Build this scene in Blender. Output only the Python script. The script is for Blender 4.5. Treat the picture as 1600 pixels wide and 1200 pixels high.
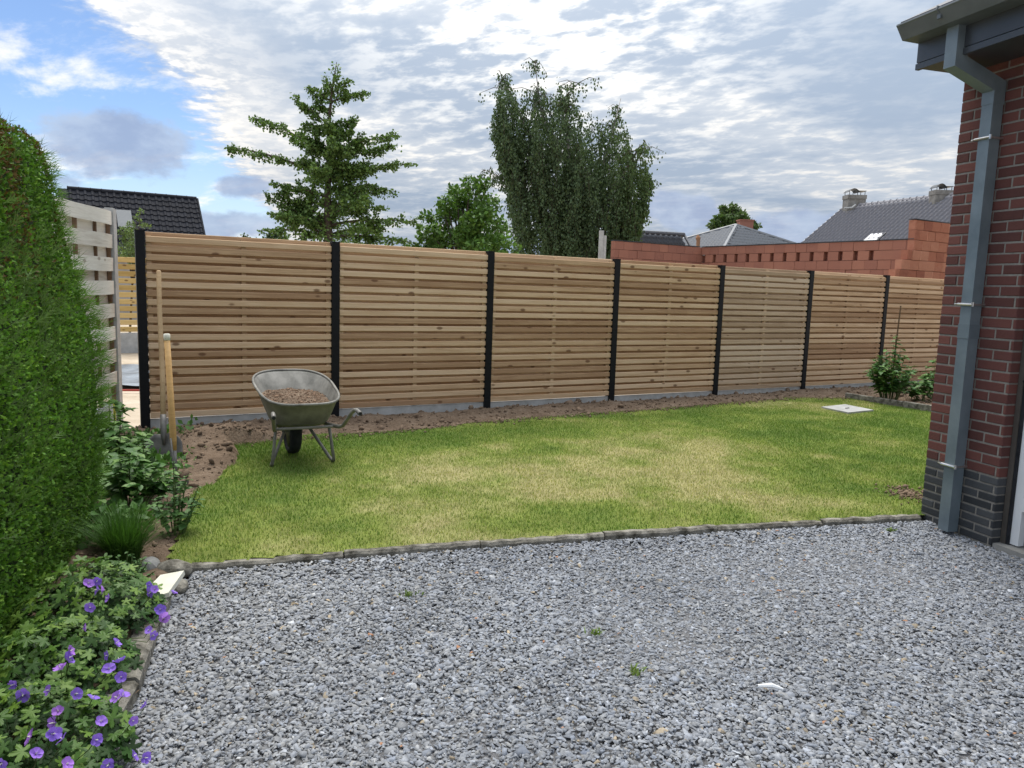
import bpy, math, random
import numpy as np
from mathutils import Vector, Matrix

for o in list(bpy.data.objects):
    bpy.data.objects.remove(o, do_unlink=True)
S = bpy.context.scene
COL = S.collection
R = math.radians
rng = np.random.default_rng(7)
random.seed(7)

# ------------------------------------------------------------------ camera
FPX, PITCH, ROLL, CAMH = 1189.63, 0.126605, 0.0306488, 1.466
cF = np.array([0, math.cos(PITCH), -math.sin(PITCH)])
_u = np.array([0, math.sin(PITCH), math.cos(PITCH)])
_x = np.array([1.0, 0, 0])
cR = math.cos(ROLL) * _x + math.sin(ROLL) * _u
cU = -math.sin(ROLL) * _x + math.cos(ROLL) * _u
CAM = np.array([0, 0, CAMH])
cd = bpy.data.cameras.new('camera')
cam = bpy.data.objects.new('camera', cd)
COL.objects.link(cam)
cd.sensor_width = 36.0
cd.lens = 36.0 * FPX / 1600.0
cd.clip_start, cd.clip_end = 0.05, 2000
cam.matrix_world = Matrix(((cR[0], cU[0], -cF[0], 0), (cR[1], cU[1], -cF[1], 0), (cR[2], cU[2], -cF[2], CAMH), (0, 0, 0, 1)))
S.camera = cam


def at(u, v, Y):
    """point at forward distance Y on the sight line through photo coordinate (u, v)"""
    d = cF + cR * (u - 800) / FPX + cU * (600 - v) / FPX
    return CAM + d * (Y / d[1])


def gnd(u, v, z=0.0):
    d = cF + cR * (u - 800) / FPX + cU * (600 - v) / FPX
    return CAM + d * ((z - CAMH) / d[2])


# ------------------------------------------------------------------ sun, exposure
SUN_EL, SUN_AZ = 66.0, -15.0            # azimuth from +Y towards +X
S.view_settings.view_transform = 'Standard'
S.view_settings.look = 'None'
S.view_settings.exposure = 0.95
S.view_settings.gamma = 1.0
S.cycles.use_denoising = True
S.cycles.max_bounces = 5
S.cycles.diffuse_bounces = 2
S.cycles.glossy_bounces = 2
S.cycles.transmission_bounces = 3
sl = bpy.data.lights.new('sun', 'SUN')
sl.energy = 2.4
sl.angle = R(45)
sl.color = (1.0, 0.95, 0.86)
so = bpy.data.objects.new('sun', sl)
COL.objects.link(so)
sd = Vector((math.sin(R(SUN_AZ)) * math.cos(R(SUN_EL)), math.cos(R(SUN_AZ)) * math.cos(R(SUN_EL)), math.sin(R(SUN_EL))))
so.rotation_euler = sd.to_track_quat('Z', 'Y').to_euler()

# ------------------------------------------------------------------ world: blue sky, altocumulus deck, low cumulus
W = bpy.data.worlds.new('World')
S.world = W
W.use_nodes = True
W.cycles.sampling_method = 'MANUAL'
W.cycles.sample_map_resolution = 512
nt = W.node_tree
nt.nodes.clear()


class NB:
    """tiny node-expression helper"""
    def __init__(s, tree): s.t = tree

    def n(s, typ, **kw):
        nd = s.t.nodes.new(typ)
        for k, v in kw.items(): setattr(nd, k, v)
        return nd

    def put(s, sock, val):
        if hasattr(val, 'is_output'): s.t.links.new(val, sock)
        elif val is not None: sock.default_value = val

    def m(s, op, a, b=None, c=None, clamp=False):
        nd = s.n('ShaderNodeMath', operation=op, use_clamp=clamp)
        s.put(nd.inputs[0], a)
        if b is not None: s.put(nd.inputs[1], b)
        if c is not None: s.put(nd.inputs[2], c)
        return nd.outputs[0]

    def vec(s, x, y, z):
        nd = s.n('ShaderNodeCombineXYZ')
        for i, v in enumerate((x, y, z)): s.put(nd.inputs[i], v)
        return nd.outputs[0]

    def vm(s, op, a, b=None):
        nd = s.n('ShaderNodeVectorMath', operation=op)
        s.put(nd.inputs[0], a)
        if b is not None: s.put(nd.inputs[1], b)
        return nd.outputs[0]

    def noise(s, vec, scale, detail=4, rough=.55, dist=0.0):
        nd = s.n('ShaderNodeTexNoise')
        if vec is not None: s.put(nd.inputs['Vector'], vec)
        nd.inputs['Scale'].default_value = scale
        nd.inputs['Detail'].default_value = detail
        nd.inputs['Roughness'].default_value = rough
        nd.inputs['Distortion'].default_value = dist
        return nd.outputs['Fac']

    def step(s, x, lo, hi):
        nd = s.n('ShaderNodeMapRange', interpolation_type='SMOOTHSTEP')
        s.put(nd.inputs['Value'], x)
        nd.inputs['From Min'].default_value = lo
        nd.inputs['From Max'].default_value = hi
        return nd.outputs['Result']

    def mix(s, f, a, b, blend='MIX'):
        nd = s.n('ShaderNodeMix', data_type='RGBA', blend_type=blend)
        s.put(nd.inputs[0], f)
        for sock, v in ((nd.inputs[6], a), (nd.inputs[7], b)):
            if isinstance(v, tuple) and len(v) == 3: v = (*v, 1)
            s.put(sock, v)
        return nd.outputs[2]

    def ramp(s, f, stops):
        nd = s.n('ShaderNodeValToRGB')
        cr = nd.color_ramp
        while len(cr.elements) < len(stops): cr.elements.new(0.5)
        for e, (p, c) in zip(cr.elements, stops): e.position = p; e.color = (*c, 1)
        s.put(nd.inputs[0], f)
        return nd.outputs[0]


b = NB(nt)
sky = b.n('ShaderNodeTexSky')
sky.sky_type = 'NISHITA'
sky.sun_disc = False
sky.sun_elevation = R(SUN_EL)
sky.sun_rotation = R(SUN_AZ)
sky.air_density = 1.0
sky.dust_density = 0.2
sky.ozone_density = 3.0
tc = b.n('ShaderNodeTexCoord')
sep = b.n('ShaderNodeSeparateXYZ')
nt.links.new(tc.outputs['Generated'], sep.inputs[0])
dx, dy, dz = sep.outputs
zc = b.m('ADD', b.m('MAXIMUM', dz, 0.0), 0.12)
px = b.m('DIVIDE', dx, zc)
py = b.m('DIVIDE', dy, zc)
P2 = b.vec(px, py, 0.0)
az = b.m('ARCTAN2', dx, dy)
el = b.m('ARCSINE', dz)
AE = b.vec(az, b.m('MULTIPLY', el, 1.6), 0.0)
# deck edge: blue to the left of it
n_edge = b.noise(P2, 2.0, 6, .6, .1)
edge = b.m('ADD', px, b.m('MULTIPLY', b.m('MAXIMUM', b.m('SUBTRACT', py, 2.8), 0.0), 0.19))
edge = b.m('ADD', edge, 1.20)
edge = b.m('ADD', edge, b.m('MULTIPLY', b.m('SUBTRACT', n_edge, 0.5), 0.55))
fine = b.noise(P2, 13.0, 5, .6, .1)
edge = b.m('ADD', edge, b.m('MULTIPLY', b.m('SUBTRACT', fine, 0.5), 0.30))
deck = b.step(edge, -0.03, 0.13)
# white rim of the deck facing the gap
rim = b.m('MULTIPLY', deck, b.m('SUBTRACT', 1.0, b.step(edge, 0.08, 0.55)))
# wisps in the blue
wv = b.vec(b.m('ADD', b.m('MULTIPLY', px, 1.6), b.m('MULTIPLY', py, 0.9)), b.m('MULTIPLY', py, 1.4), 3.0)
wisp = b.step(b.noise(wv, 1.3, 7, .62, .2), 0.50, 0.70)
wisp = b.m('MULTIPLY', wisp, 0.9)
# deck texture
cells = b.noise(b.vec(b.m('ADD', b.m('MULTIPLY', px, 1.0), b.m('MULTIPLY', py, 0.35)), py, 1.0), 8.5, 5, .58, .12)
big = b.noise(b.vec(b.m('ADD', b.m('MULTIPLY', px, 0.8), b.m('MULTIPLY', py, -0.12)), b.m('MULTIPLY', py, 1.1), 5.3), 0.95, 4, .5, .05)
bright = b.m('MULTIPLY', b.step(cells, 0.47, 0.70), b.step(big, 0.47, 0.60))
sunv = b.vm('NORMALIZE', b.vec(0.03, 1.0, 0.42))
glow = b.n('ShaderNodeVectorMath', operation='DOT_PRODUCT')
nt.links.new(tc.outputs['Generated'], glow.inputs[0])
nt.links.new(sunv, glow.inputs[1])
glow = b.m('POWER', b.m('MAXIMUM', glow.outputs['Value'], 0.0), 34.0)
K = 6.4
deck_dark = (0.35 * K, 0.43 * K, 0.55 * K)
deck_mid = (0.555 * K, 0.605 * K, 0.675 * K)
deck_lite = (1.04 * K, 0.98 * K, 0.89 * K)
shade = b.step(b.m('ADD', b.m('MULTIPLY', big, 0.75), b.m('MULTIPLY', cells, 0.25)), 0.40, 0.60)
dcol = b.mix(shade, deck_dark, deck_mid)
dcol = b.mix(b.m('MULTIPLY', bright, 0.62), dcol, deck_lite)
dcol = b.mix(b.m('MULTIPLY', glow, b.m('ADD', 0.10, b.m('MULTIPLY', b.step(cells, 0.42, .66), 0.85)), clamp=True), dcol, (1.25 * K, 1.2 * K, 1.1 * K))
dcol = b.mix(b.m('MULTIPLY', rim, b.m('ADD', 0.35, b.m('MULTIPLY', b.step(fine, .42, .62), .5))), dcol, (1.0 * K, 0.96 * K, 0.90 * K))
# overcast luminance rises from horizon to zenith (CIE overcast law)
cie = b.m('ADD', 0.74, b.m('MULTIPLY', b.m('MAXIMUM', dz, 0.0), 1.15))
cien = b.n('ShaderNodeVectorMath', operation='SCALE')
nt.links.new(dcol, cien.inputs[0])
nt.links.new(cie, cien.inputs['Scale'])
dcol = cien.outputs[0]
blue = b.n('ShaderNodeVectorMath', operation='SCALE')
nt.links.new(sky.outputs[0], blue.inputs[0])
blue.inputs['Scale'].default_value = 0.80
haze_low = b.step(el, 0.20, 0.02)
bl2 = b.mix(1.0, blue.outputs[0], (0.80, 0.83, 0.92), 'MULTIPLY')
skyb = b.mix(b.m('MULTIPLY', haze_low, 0.40), bl2, (0.60 * K, 0.72 * K, 0.85 * K))
skyb = b.mix(wisp, skyb, (0.95 * K, 0.93 * K, 0.90 * K))
col = b.mix(deck, skyb, dcol)
# low cumulus: grey-blue heaps near the horizon
nlow = b.noise(AE, 13.0, 7, .6, .1)
cu = None
for (a0, e0, sa, se) in ((-27.3, 8.4, 4.3, 2.1), (-19.0, 6.3, 2.0, .9), (-23.0, 3.6, 6.5, 1.1), (-36, 5.0, 6, 2.2), (12.0, 5.8, 3.4, 1.4), (20.0, 4.6, 6.0, 1.2), (38, 5.5, 7, 1.6), (-48, 7.5, 7, 2.4), (52, 7, 6, 2), (5, 3.0, 9, 1.0)):
    ddx = b.m('DIVIDE', b.m('SUBTRACT', az, R(a0)), R(sa))
    ddy = b.m('DIVIDE', b.m('SUBTRACT', el, R(e0)), R(se))
    dd = b.m('SQRT', b.m('ADD', b.m('MULTIPLY', ddx, ddx), b.m('MULTIPLY', ddy, ddy)))
    dd = b.m('ADD', dd, b.m('MULTIPLY', b.m('SUBTRACT', nlow, 0.5), 1.9))
    k = b.step(dd, 1.15, 0.72)
    cu = k if cu is None else b.m('MAXIMUM', cu, k)
ncol = b.noise(AE, 16.0, 5, .55)
cucol = b.mix(b.step(ncol, .36, .68), (0.29 * K, 0.36 * K, 0.52 * K), (0.42 * K, 0.50 * K, 0.64 * K))
col = b.mix(b.m('MULTIPLY', cu, 0.85), col, cucol)
bg = b.n('ShaderNodeBackground')
bg.inputs['Strength'].default_value = 0.10
nt.links.new(col, bg.inputs['Color'])
wo = b.n('ShaderNodeOutputWorld')
nt.links.new(bg.outputs[0], wo.inputs['Surface'])

# ------------------------------------------------------------------ helpers


def fbm(x, y, seed=0, octs=4, gain=.5):
    out = np.zeros_like(np.asarray(x, float))
    amp, fr = 1.0, 1.0
    tot = 0
    for o in range(octs):
        X = np.asarray(x) * fr + seed * 17.3 + o * 31.7
        Y = np.asarray(y) * fr + seed * 9.1 + o * 11.9
        xi, yi = np.floor(X).astype(np.int64), np.floor(Y).astype(np.int64)
        fx, fy = X - xi, Y - yi
        fx, fy = fx * fx * (3 - 2 * fx), fy * fy * (3 - 2 * fy)

        def h(a, c):
            n = (a * 374761393 + c * 668265263 + seed * 144665) & 0x7fffffff
            n = ((n ^ (n >> 13)) * 1274126177) & 0x7fffffff
            return ((n ^ (n >> 16)) & 0xffff) / 65535.0
        v = (h(xi, yi) * (1 - fx) + h(xi + 1, yi) * fx) * (1 - fy) + (h(xi, yi + 1) * (1 - fx) + h(xi + 1, yi + 1) * fx) * fy
        out += amp * v
        tot += amp
        amp *= gain
        fr *= 2
    return out / tot


def inpoly(x, y, poly):
    x, y = np.asarray(x), np.asarray(y)
    c = np.zeros(x.shape, bool)
    n = len(poly)
    j = n - 1
    for i in range(n):
        xi, yi = poly[i]
        xj, yj = poly[j]
        if yi != yj:
            c ^= ((yi > y) != (yj > y)) & (x < (xj - xi) * (y - yi) / (yj - yi) + xi)
        j = i
    return c


def mesh_np(name, V, F, col=None, smooth=False):
    me = bpy.data.meshes.new(name)
    V = np.asarray(V, np.float32)
    F = np.asarray(F, np.int32)
    k = F.shape[1]
    me.vertices.add(len(V))
    me.vertices.foreach_set('co', V.ravel())
    me.loops.add(F.size)
    me.loops.foreach_set('vertex_index', F.ravel())
    me.polygons.add(len(F))
    me.polygons.foreach_set('loop_start', np.arange(0, F.size, k, dtype=np.int32))
    me.update(calc_edges=True)
    if smooth: me.polygons.foreach_set('use_smooth', np.ones(len(F), bool))
    if col is not None:
        c = np.ones((len(V), 4), np.float32)
        c[:, :3] = np.clip(col, 0, 1)
        ca = me.color_attributes.new('Col', 'FLOAT_COLOR', 'POINT')
        ca.data.foreach_set('color', c.ravel())
    return me


class MB:
    """collects shapes into one mesh"""
    def __init__(s): s.v, s.f = [], []

    def add(s, vs, fs):
        o = len(s.v)
        s.v += [tuple(map(float, q)) for q in vs]
        s.f += [tuple(i + o for i in q) for q in fs]
        return s

    def box(s, x0, x1, y0, y1, z0, z1, bev=0.0):
        if bev <= 0:
            vs = [(x, y, z) for z in (z0, z1) for y in (y0, y1) for x in (x0, x1)]
            return s.add(vs, [(0, 2, 3, 1), (4, 5, 7, 6), (0, 1, 5, 4), (2, 6, 7, 3), (0, 4, 6, 2), (1, 3, 7, 5)])
        # chamfered along the x axis edges plus tapered ends
        c = bev
        pr = [(y0 + c, z0), (y1 - c, z0), (y1, z0 + c), (y1, z1 - c), (y1 - c, z1), (y0 + c, z1), (y0, z1 - c), (y0, z0 + c)]
        vs = [(x0, y, z) for y, z in pr] + [(x1, y, z) for y, z in pr]
        fs = [(i, (i + 1) % 8, 8 + (i + 1) % 8, 8 + i) for i in range(8)] + [tuple(range(7, -1, -1)), tuple(range(8, 16))]
        return s.add(vs, fs)

    def tube(s, pts, rad, n=8, cap=True):
        pts = [Vector(p) for p in pts]
        if not hasattr(rad, '__len__'): rad = [rad] * len(pts)
        rings = []
        ref = None
        for i, p in enumerate(pts):
            t = (pts[min(i + 1, len(pts) - 1)] - pts[max(i - 1, 0)])
            if t.length < 1e-9: t = Vector((0, 0, 1))
            t.normalize()
            if ref is None:
                ref = Vector((1, 0, 0)) if abs(t.x) < .9 else Vector((0, 1, 0))
            a = (ref - t * ref.dot(t)).normalized()
            ref = a
            c = t.cross(a)
            rings.append([p + (a * math.cos(2 * math.pi * k / n) + c * math.sin(2 * math.pi * k / n)) * rad[i] for k in range(n)])
        vs = [q for r in rings for q in r]
        fs = []
        for i in range(len(pts) - 1):
            for k in range(n):
                fs.append((i * n + k, i * n + (k + 1) % n, (i + 1) * n + (k + 1) % n, (i + 1) * n + k))
        if cap: fs += [tuple(range(n - 1, -1, -1)), tuple(range((len(pts) - 1) * n, len(pts) * n))]
        return s.add(vs, fs)

    def prism(s, poly, z0, z1):
        n = len(poly)
        vs = [(x, y, z0) for x, y in poly] + [(x, y, z1) for x, y in poly]
        return s.add(vs, [(i, (i + 1) % n, n + (i + 1) % n, n + i) for i in range(n)] + [tuple(range(n - 1, -1, -1)), tuple(range(n, 2 * n))])

    def mesh(s, name, smooth=False):
        me = bpy.data.meshes.new(name)
        me.from_pydata(s.v, [], s.f)
        if smooth:
            for p in me.polygons: p.use_smooth = True
        me.update()
        return me

    def build(s, name, mat, parent=None, smooth=False, **kw):
        return link(name, s.mesh(name, smooth), mat, parent, **kw)


def link(name, me, mat=None, parent=None, loc=None, rot=None, scale=None):
    o = bpy.data.objects.new(name, me)
    COL.objects.link(o)
    if mat is not None and me is not None and len(me.materials) == 0: me.materials.append(mat)
    if parent is not None: o.parent = parent
    if loc is not None: o.location = loc
    if rot is not None: o.rotation_euler = rot
    if scale is not None: o.scale = scale
    return o


def tag(o, label, cat, group=None, kind=None):
    o['label'] = label
    o['category'] = cat
    if group: o['group'] = group
    if kind: o['kind'] = kind
    return o


def thing(name, label, cat, loc=(0, 0, 0), rz=0.0, group=None):
    o = bpy.data.objects.new(name, None)
    o.empty_display_size = 0.1
    COL.objects.link(o)
    o.location = loc
    o.rotation_euler = (0, 0, rz)
    return tag(o, label, cat, group)


def struct(o):
    o['kind'] = 'structure'
    return o


# ------------------------------------------------------------------ materials
MATS = {}


def newmat(name, rough=0.7, spec=0.3):
    m = bpy.data.materials.new(name)
    m.use_nodes = True
    t = m.node_tree
    bs = t.nodes['Principled BSDF']
    bs.inputs['Roughness'].default_value = rough
    bs.inputs['Specular IOR Level'].default_value = spec
    MATS[name] = m
    return m, NB(t), bs


def bump(nb, bs, height, strength=.4, dist=.01):
    bp = nb.n('ShaderNodeBump')
    bp.inputs['Strength'].default_value = strength
    bp.inputs['Distance'].default_value = dist
    nb.put(bp.inputs['Height'], height)
    nb.t.links.new(bp.outputs[0], bs.inputs['Normal'])


def coords(nb, scale=(1, 1, 1), rnd=0.0):
    t = nb.n('ShaderNodeTexCoord')
    mp = nb.n('ShaderNodeMapping')
    mp.inputs['Scale'].default_value = scale
    nb.t.links.new(t.outputs['Object'], mp.inputs['Vector'])
    v = mp.outputs[0]
    if rnd:
        oi = nb.n('ShaderNodeObjectInfo')
        v = nb.vm('ADD', v, nb.vec(nb.m('MULTIPLY', oi.outputs['Random'], rnd), nb.m('MULTIPLY', oi.outputs['Random'], rnd * 1.7), nb.m('MULTIPLY', oi.outputs['Random'], rnd * .6)))
    return v


def orand(nb): return nb.n('ShaderNodeObjectInfo').outputs['Random']


def m_noise(name, c1, c2, scale=8, rough=.8, spec=.2, bs_=.3, bd=.01, detail=6, lo=.3, hi=.7, rnd=7.0, metallic=0.0):
    m, nb, bs = newmat(name, rough, spec)
    v = coords(nb, (1, 1, 1), rnd)
    f = nb.noise(v, scale, detail, .6)
    nb.put(bs.inputs['Base Color'], nb.ramp(f, [(lo, c1), (hi, c2)]))
    bs.inputs['Metallic'].default_value = metallic
    if bs_: bump(nb, bs, nb.noise(v, scale * 4, 5, .65), bs_, bd)
    return m


def m_attr(name, rough=.8, spec=.2, trans=0.0, nscale=0, nbump=0, bd=.004):
    m, nb, bs = newmat(name, rough, spec)
    a = nb.n('ShaderNodeAttribute')
    a.attribute_name = 'Col'
    c = a.outputs['Color']
    if nscale:
        t = nb.n('ShaderNodeTexCoord')
        f = nb.noise(t.outputs['Object'], nscale, 5, .65)
        c = nb.mix(1.0, c, nb.ramp(f, [(.25, (.72, .72, .72)), (.75, (1.25, 1.25, 1.25))]), 'MULTIPLY')
        if nbump: bump(nb, bs, f, nbump, bd)
    nb.put(bs.inputs['Base Color'], c)
    if trans:
        tr = nb.n('ShaderNodeBsdfTranslucent')
        nb.put(tr.inputs['Color'], nb.mix(1.0, c, (1.1, 1.25, .6), 'MULTIPLY'))
        ms = nb.n('ShaderNodeMixShader')
        ms.inputs[0].default_value = trans
        out = m.node_tree.nodes['Material Output']
        nb.t.links.new(bs.outputs[0], ms.inputs[1])
        nb.t.links.new(tr.outputs[0], ms.inputs[2])
        nb.t.links.new(ms.outputs[0], out.inputs['Surface'])
    return m


def m_leaf(name, c1, c2, c3, trans=.25, rough=.5, spec=.35):
    """leaf objects: tint by object random"""
    m, nb, bs = newmat(name, rough, spec)
    v = coords(nb, (1, 1, 1), 9)
    f = nb.m('ADD', nb.m('MULTIPLY', orand(nb), .8), nb.m('MULTIPLY', nb.noise(v, 30, 3), .25))
    c = nb.ramp(f, [(.1, c1), (.55, c2), (1.0, c3)])
    nb.put(bs.inputs['Base Color'], c)
    tr = nb.n('ShaderNodeBsdfTranslucent')
    nb.put(tr.inputs['Color'], c)
    ms = nb.n('ShaderNodeMixShader')
    ms.inputs[0].default_value = trans
    out = m.node_tree.nodes['Material Output']
    nb.t.links.new(bs.outputs[0], ms.inputs[1])
    nb.t.links.new(tr.outputs[0], ms.inputs[2])
    nb.t.links.new(ms.outputs[0], out.inputs['Surface'])
    return m


def m_wood(name, dark, mid, lite, knot=(.13, .06, .03), rough=.75, kn=.115):
    m, nb, bs = newmat(name, rough, .2)
    v = coords(nb, (1, 1, 1), 40)
    sv = nb.vm('MULTIPLY', v, nb.vec(1.6, 34, 34))
    g = nb.noise(sv, 1.0, 6, .6, 1.2)
    big = nb.noise(nb.vm('MULTIPLY', v, nb.vec(1.2, 5, 5)), 1.0, 3)
    f = nb.m('ADD', nb.m('MULTIPLY', g, .55), nb.m('MULTIPLY', big, .3))
    f = nb.m('ADD', f, nb.m('MULTIPLY', nb.m('SUBTRACT', orand(nb), .25), .36))
    c = nb.ramp(f, [(.34, dark), (.53, mid), (.74, lite)])
    vo = nb.n('ShaderNodeTexVoronoi')
    nb.put(vo.inputs['Vector'], nb.vm('MULTIPLY', v, nb.vec(3.2, 6.5, 6.5)))
    vo.inputs['Scale'].default_value = 1.0
    d = nb.m('ADD', vo.outputs['Distance'], nb.m('MULTIPLY', nb.m('SUBTRACT', g, .5), .06))
    k = nb.step(d, kn * 1.35, kn * .7)
    c = nb.mix(nb.m('MULTIPLY', k, .8), c, knot)
    nb.put(bs.inputs['Base Color'], c)
    bump(nb, bs, g, .25, .003)
    return m


m_slat = m_wood('pine_slat', (.36, .22, .125), (.53, .36, .215), (.66, .485, .32))
m_slat_grey = m_wood('weathering_pine', (.36, .25, .16), (.50, .37, .25), (.60, .475, .35))
m_slat_yel = m_wood('new_pine', (.42, .28, .10), (.56, .39, .15), (.66, .48, .22))
m_old = m_wood('silvered_board', (.42, .37, .31), (.60, .56, .49), (.75, .72, .65), knot=(.3, .25, .2))
m_batten = m_wood('dark_batten', (.10, .06, .035), (.16, .10, .06), (.22, .14, .09))
m_handle = m_wood('ash_handle', (.27, .17, .085), (.36, .235, .125), (.44, .31, .18), kn=.02)
m_handle_y = m_wood('varnished_handle', (.36, .21, .075), (.46, .28, .11), (.55, .36, .16), kn=.02, rough=.45)
m_black = m_noise('black_coated_steel', (.005, .0055, .007), (.009, .0095, .012), 30, rough=.5, spec=.2, bs_=.1, bd=.001)
m_conc = m_noise('concrete', (.34, .34, .33), (.50, .50, .49), 9, bs_=.35, bd=.006)
m_conc_old = m_noise('mossy_concrete', (.055, .05, .038), (.30, .28, .24), 16, bs_=.8, bd=.012, lo=.34, hi=.66)
m_zinc = m_noise('grey_zinc', (.12, .155, .18), (.21, .255, .28), 4, rough=.5, spec=.45, bs_=.12, bd=.002, detail=8, metallic=.25)
m_zincl = m_noise('dull_gutter_zinc', (.10, .115, .125), (.15, .165, .175), 6, rough=.45, spec=.4, bs_=.08, bd=.002, metallic=.2)
m_fascia = m_noise('anthracite_panel', (.035, .04, .045), (.05, .055, .062), 4, rough=.35, spec=.5, bs_=.05, bd=.001)
m_steel = m_noise('bright_steel', (.5, .5, .5), (.7, .7, .7), 40, rough=.3, spec=.5, bs_=.1, bd=.001, metallic=.9)
m_mortar = m_noise('mortar', (.19, .175, .155), (.29, .27, .24), 40, bs_=.5, bd=.004)
m_white = m_noise('white_paint', (.70, .71, .72), (.80, .81, .82), 3, rough=.4, spec=.4, bs_=.03, bd=.001)
m_frame = m_noise('taupe_frame', (.085, .075, .065), (.12, .105, .09), 6, rough=.5, bs_=.06, bd=.001)
m_stone_sill = m_noise('bluestone', (.20, .20, .19), (.32, .31, .29), 10, bs_=.3, bd=.004)


def m_brickmat(name, stops, nscale=35, bstr=.55):
    m, nb, bs = newmat(name, .85, .15)
    v = coords(nb, (1, 1, 1), 11)
    f = nb.m('ADD', nb.m('MULTIPLY', orand(nb), .75), nb.m('MULTIPLY', nb.noise(v, nscale, 6, .7), .3))
    c = nb.ramp(f, stops)
    nb.put(bs.inputs['Base Color'], c)
    bump(nb, bs, nb.noise(v, 70, 6, .7), bstr, .006)
    return m


m_brick = m_brickmat('red_brick', [(.1, (.095, .043, .038)), (.5, (.135, .056, .048)), (.95, (.18, .073, .060))])
m_plinth = m_brickmat('charcoal_brick', [(.1, (.038, .04, .043)), (.5, (.055, .058, .062)), (.95, (.085, .088, .092))])
m_block = m_brickmat('clay_block', [(.1, (.30, .135, .098)), (.5, (.335, .152, .108)), (.95, (.375, .172, .118))], 18, .4)


def m_ribmat():
    m, nb, bs = newmat('ribbed_clay_block', .85, .15)
    v = coords(nb, (1, 1, 1), 11)
    sx = nb.n('ShaderNodeSeparateXYZ')
    t = nb.n('ShaderNodeTexCoord')
    nb.t.links.new(t.outputs['Object'], sx.inputs[0])
    f = nb.m('ADD', nb.m('MULTIPLY', orand(nb), .6), nb.m('MULTIPLY', nb.noise(v, 14, 5, .7), .5))
    c = nb.ramp(f, [(.15, (.29, .115, .078)), (.55, (.41, .175, .112)), (.95, (.52, .27, .18))])
    nb.put(bs.inputs['Base Color'], c)
    bump(nb, bs, nb.noise(v, 40, 4), .4, .005)
    return m


m_rib = m_ribmat()


def m_tile(name, c1, c2, rough, spec):
    m, nb, bs = newmat(name, rough, spec)
    v = coords(nb, (1, 1, 1), 13)
    f = nb.m('ADD', nb.m('MULTIPLY', orand(nb), .5), nb.m('MULTIPLY', nb.noise(v, 6, 6, .7), .5))
    nb.put(bs.inputs['Base Color'], nb.ramp(f, [(.2, c1), (.8, c2)]))
    return m


m_tile_black = m_tile('glazed_black_tile', (.010, .011, .016), (.019, .021, .029), .75, .15)
m_tile_grey = m_tile('grey_roof_tile', (.19, .185, .20), (.31, .30, .315), .45, .45)
m_tile_blue = m_tile('slate_blue_tile', (.17, .175, .185), (.26, .265, .275), .5, .4)
m_tile_dark = m_tile('dark_roof_tile', (.035, .036, .042), (.07, .07, .078), .45, .4)
m_glass = m_noise('roof_glass', (.06, .075, .09), (.09, .105, .12), 2, rough=.35, spec=.4, bs_=0)
m_bark = m_noise('bark', (.05, .038, .028), (.11, .085, .065), 12, bs_=.8, bd=.02)
m_birchbark = m_noise('birch_bark', (.10, .09, .08), (.42, .40, .37), 6, bs_=.5, bd=.01, lo=.45, hi=.6)
m_foliage = m_attr('tree_leaves', .55, .3, .22)
m_hedge = m_attr('hedge_sprays', .6, .25, .18)
m_grass = m_attr('grass_blades', .6, .2, .25)
m_gravel = m_attr('gravel_stone', .8, .2, 0, 90, .25, .002)
m_soilc = m_attr('soil_clods', .95, .08, 0, 45, .6, .006)
m_petal = m_leaf('violet_petal', (.24, .14, .66), (.34, .19, .76), (.48, .21, .72), .3, .6, .2)
m_gleaf = m_leaf('geranium_leaf', (.03, .085, .012), (.085, .18, .022), (.17, .28, .04), .25)
m_bleaf = m_leaf('broad_leaf', (.04, .11, .024), (.08, .18, .036), (.15, .26, .06), .25, .5, .28)
m_sleaf = m_leaf('shrub_leaf', (.045, .11, .03), (.075, .165, .045), (.13, .24, .07), .22, .55, .22)
m_stem = m_noise('green_stem', (.06, .11, .03), (.13, .16, .06), 30, bs_=0)
m_rubber = m_noise('black_rubber', (.014, .015, .018), (.03, .032, .036), 25, rough=.7, bs_=.3, bd=.003)
m_barrow = m_noise('dusty_grey_steel', (.115, .11, .095), (.22, .21, .185), 9, rough=.65, spec=.35, bs_=.15, bd=.002, detail=8)
m_barrow_in = m_noise('scuffed_tray', (.09, .087, .075), (.24, .23, .205), 7, rough=.6, spec=.35, bs_=.15, bd=.002, lo=.35, hi=.68)
m_toolsteel = m_noise('dull_tool_steel', (.09, .085, .08), (.19, .18, .165), 14, rough=.5, spec=.4, bs_=.2, bd=.002, metallic=.4)
m_yellow = m_noise('yellow_plastic', (.62, .50, .05), (.72, .60, .09), 6, rough=.5, bs_=0)
m_tarp = m_noise('grey_blue_sheet', (.06, .075, .095), (.26, .30, .34), 3.5, rough=.35, spec=.5, bs_=.4, bd=.03)
m_cream = m_noise('cream_stone', (.62, .60, .50), (.74, .72, .62), 12, bs_=.3, bd=.004)
m_plaster = m_noise('render_wall', (.30, .28, .26), (.40, .38, .35), 5, bs_=.1)


def m_soil():
    m, nb, bs = newmat('loose_soil', .95, .08)
    v = coords(nb)
    f = nb.noise(v, 5, 8, .7)
    g = nb.noise(v, 38, 6, .7)
    c = nb.ramp(nb.m('ADD', nb.m('MULTIPLY', f, .6), nb.m('MULTIPLY', g, .4)), [(.34, (.105, .074, .052)), (.5, (.18, .130, .092)), (.66, (.27, .205, .150))])
    nb.put(bs.inputs['Base Color'], c)
    bump(nb, bs, g, .9, .03)
    return m


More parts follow.
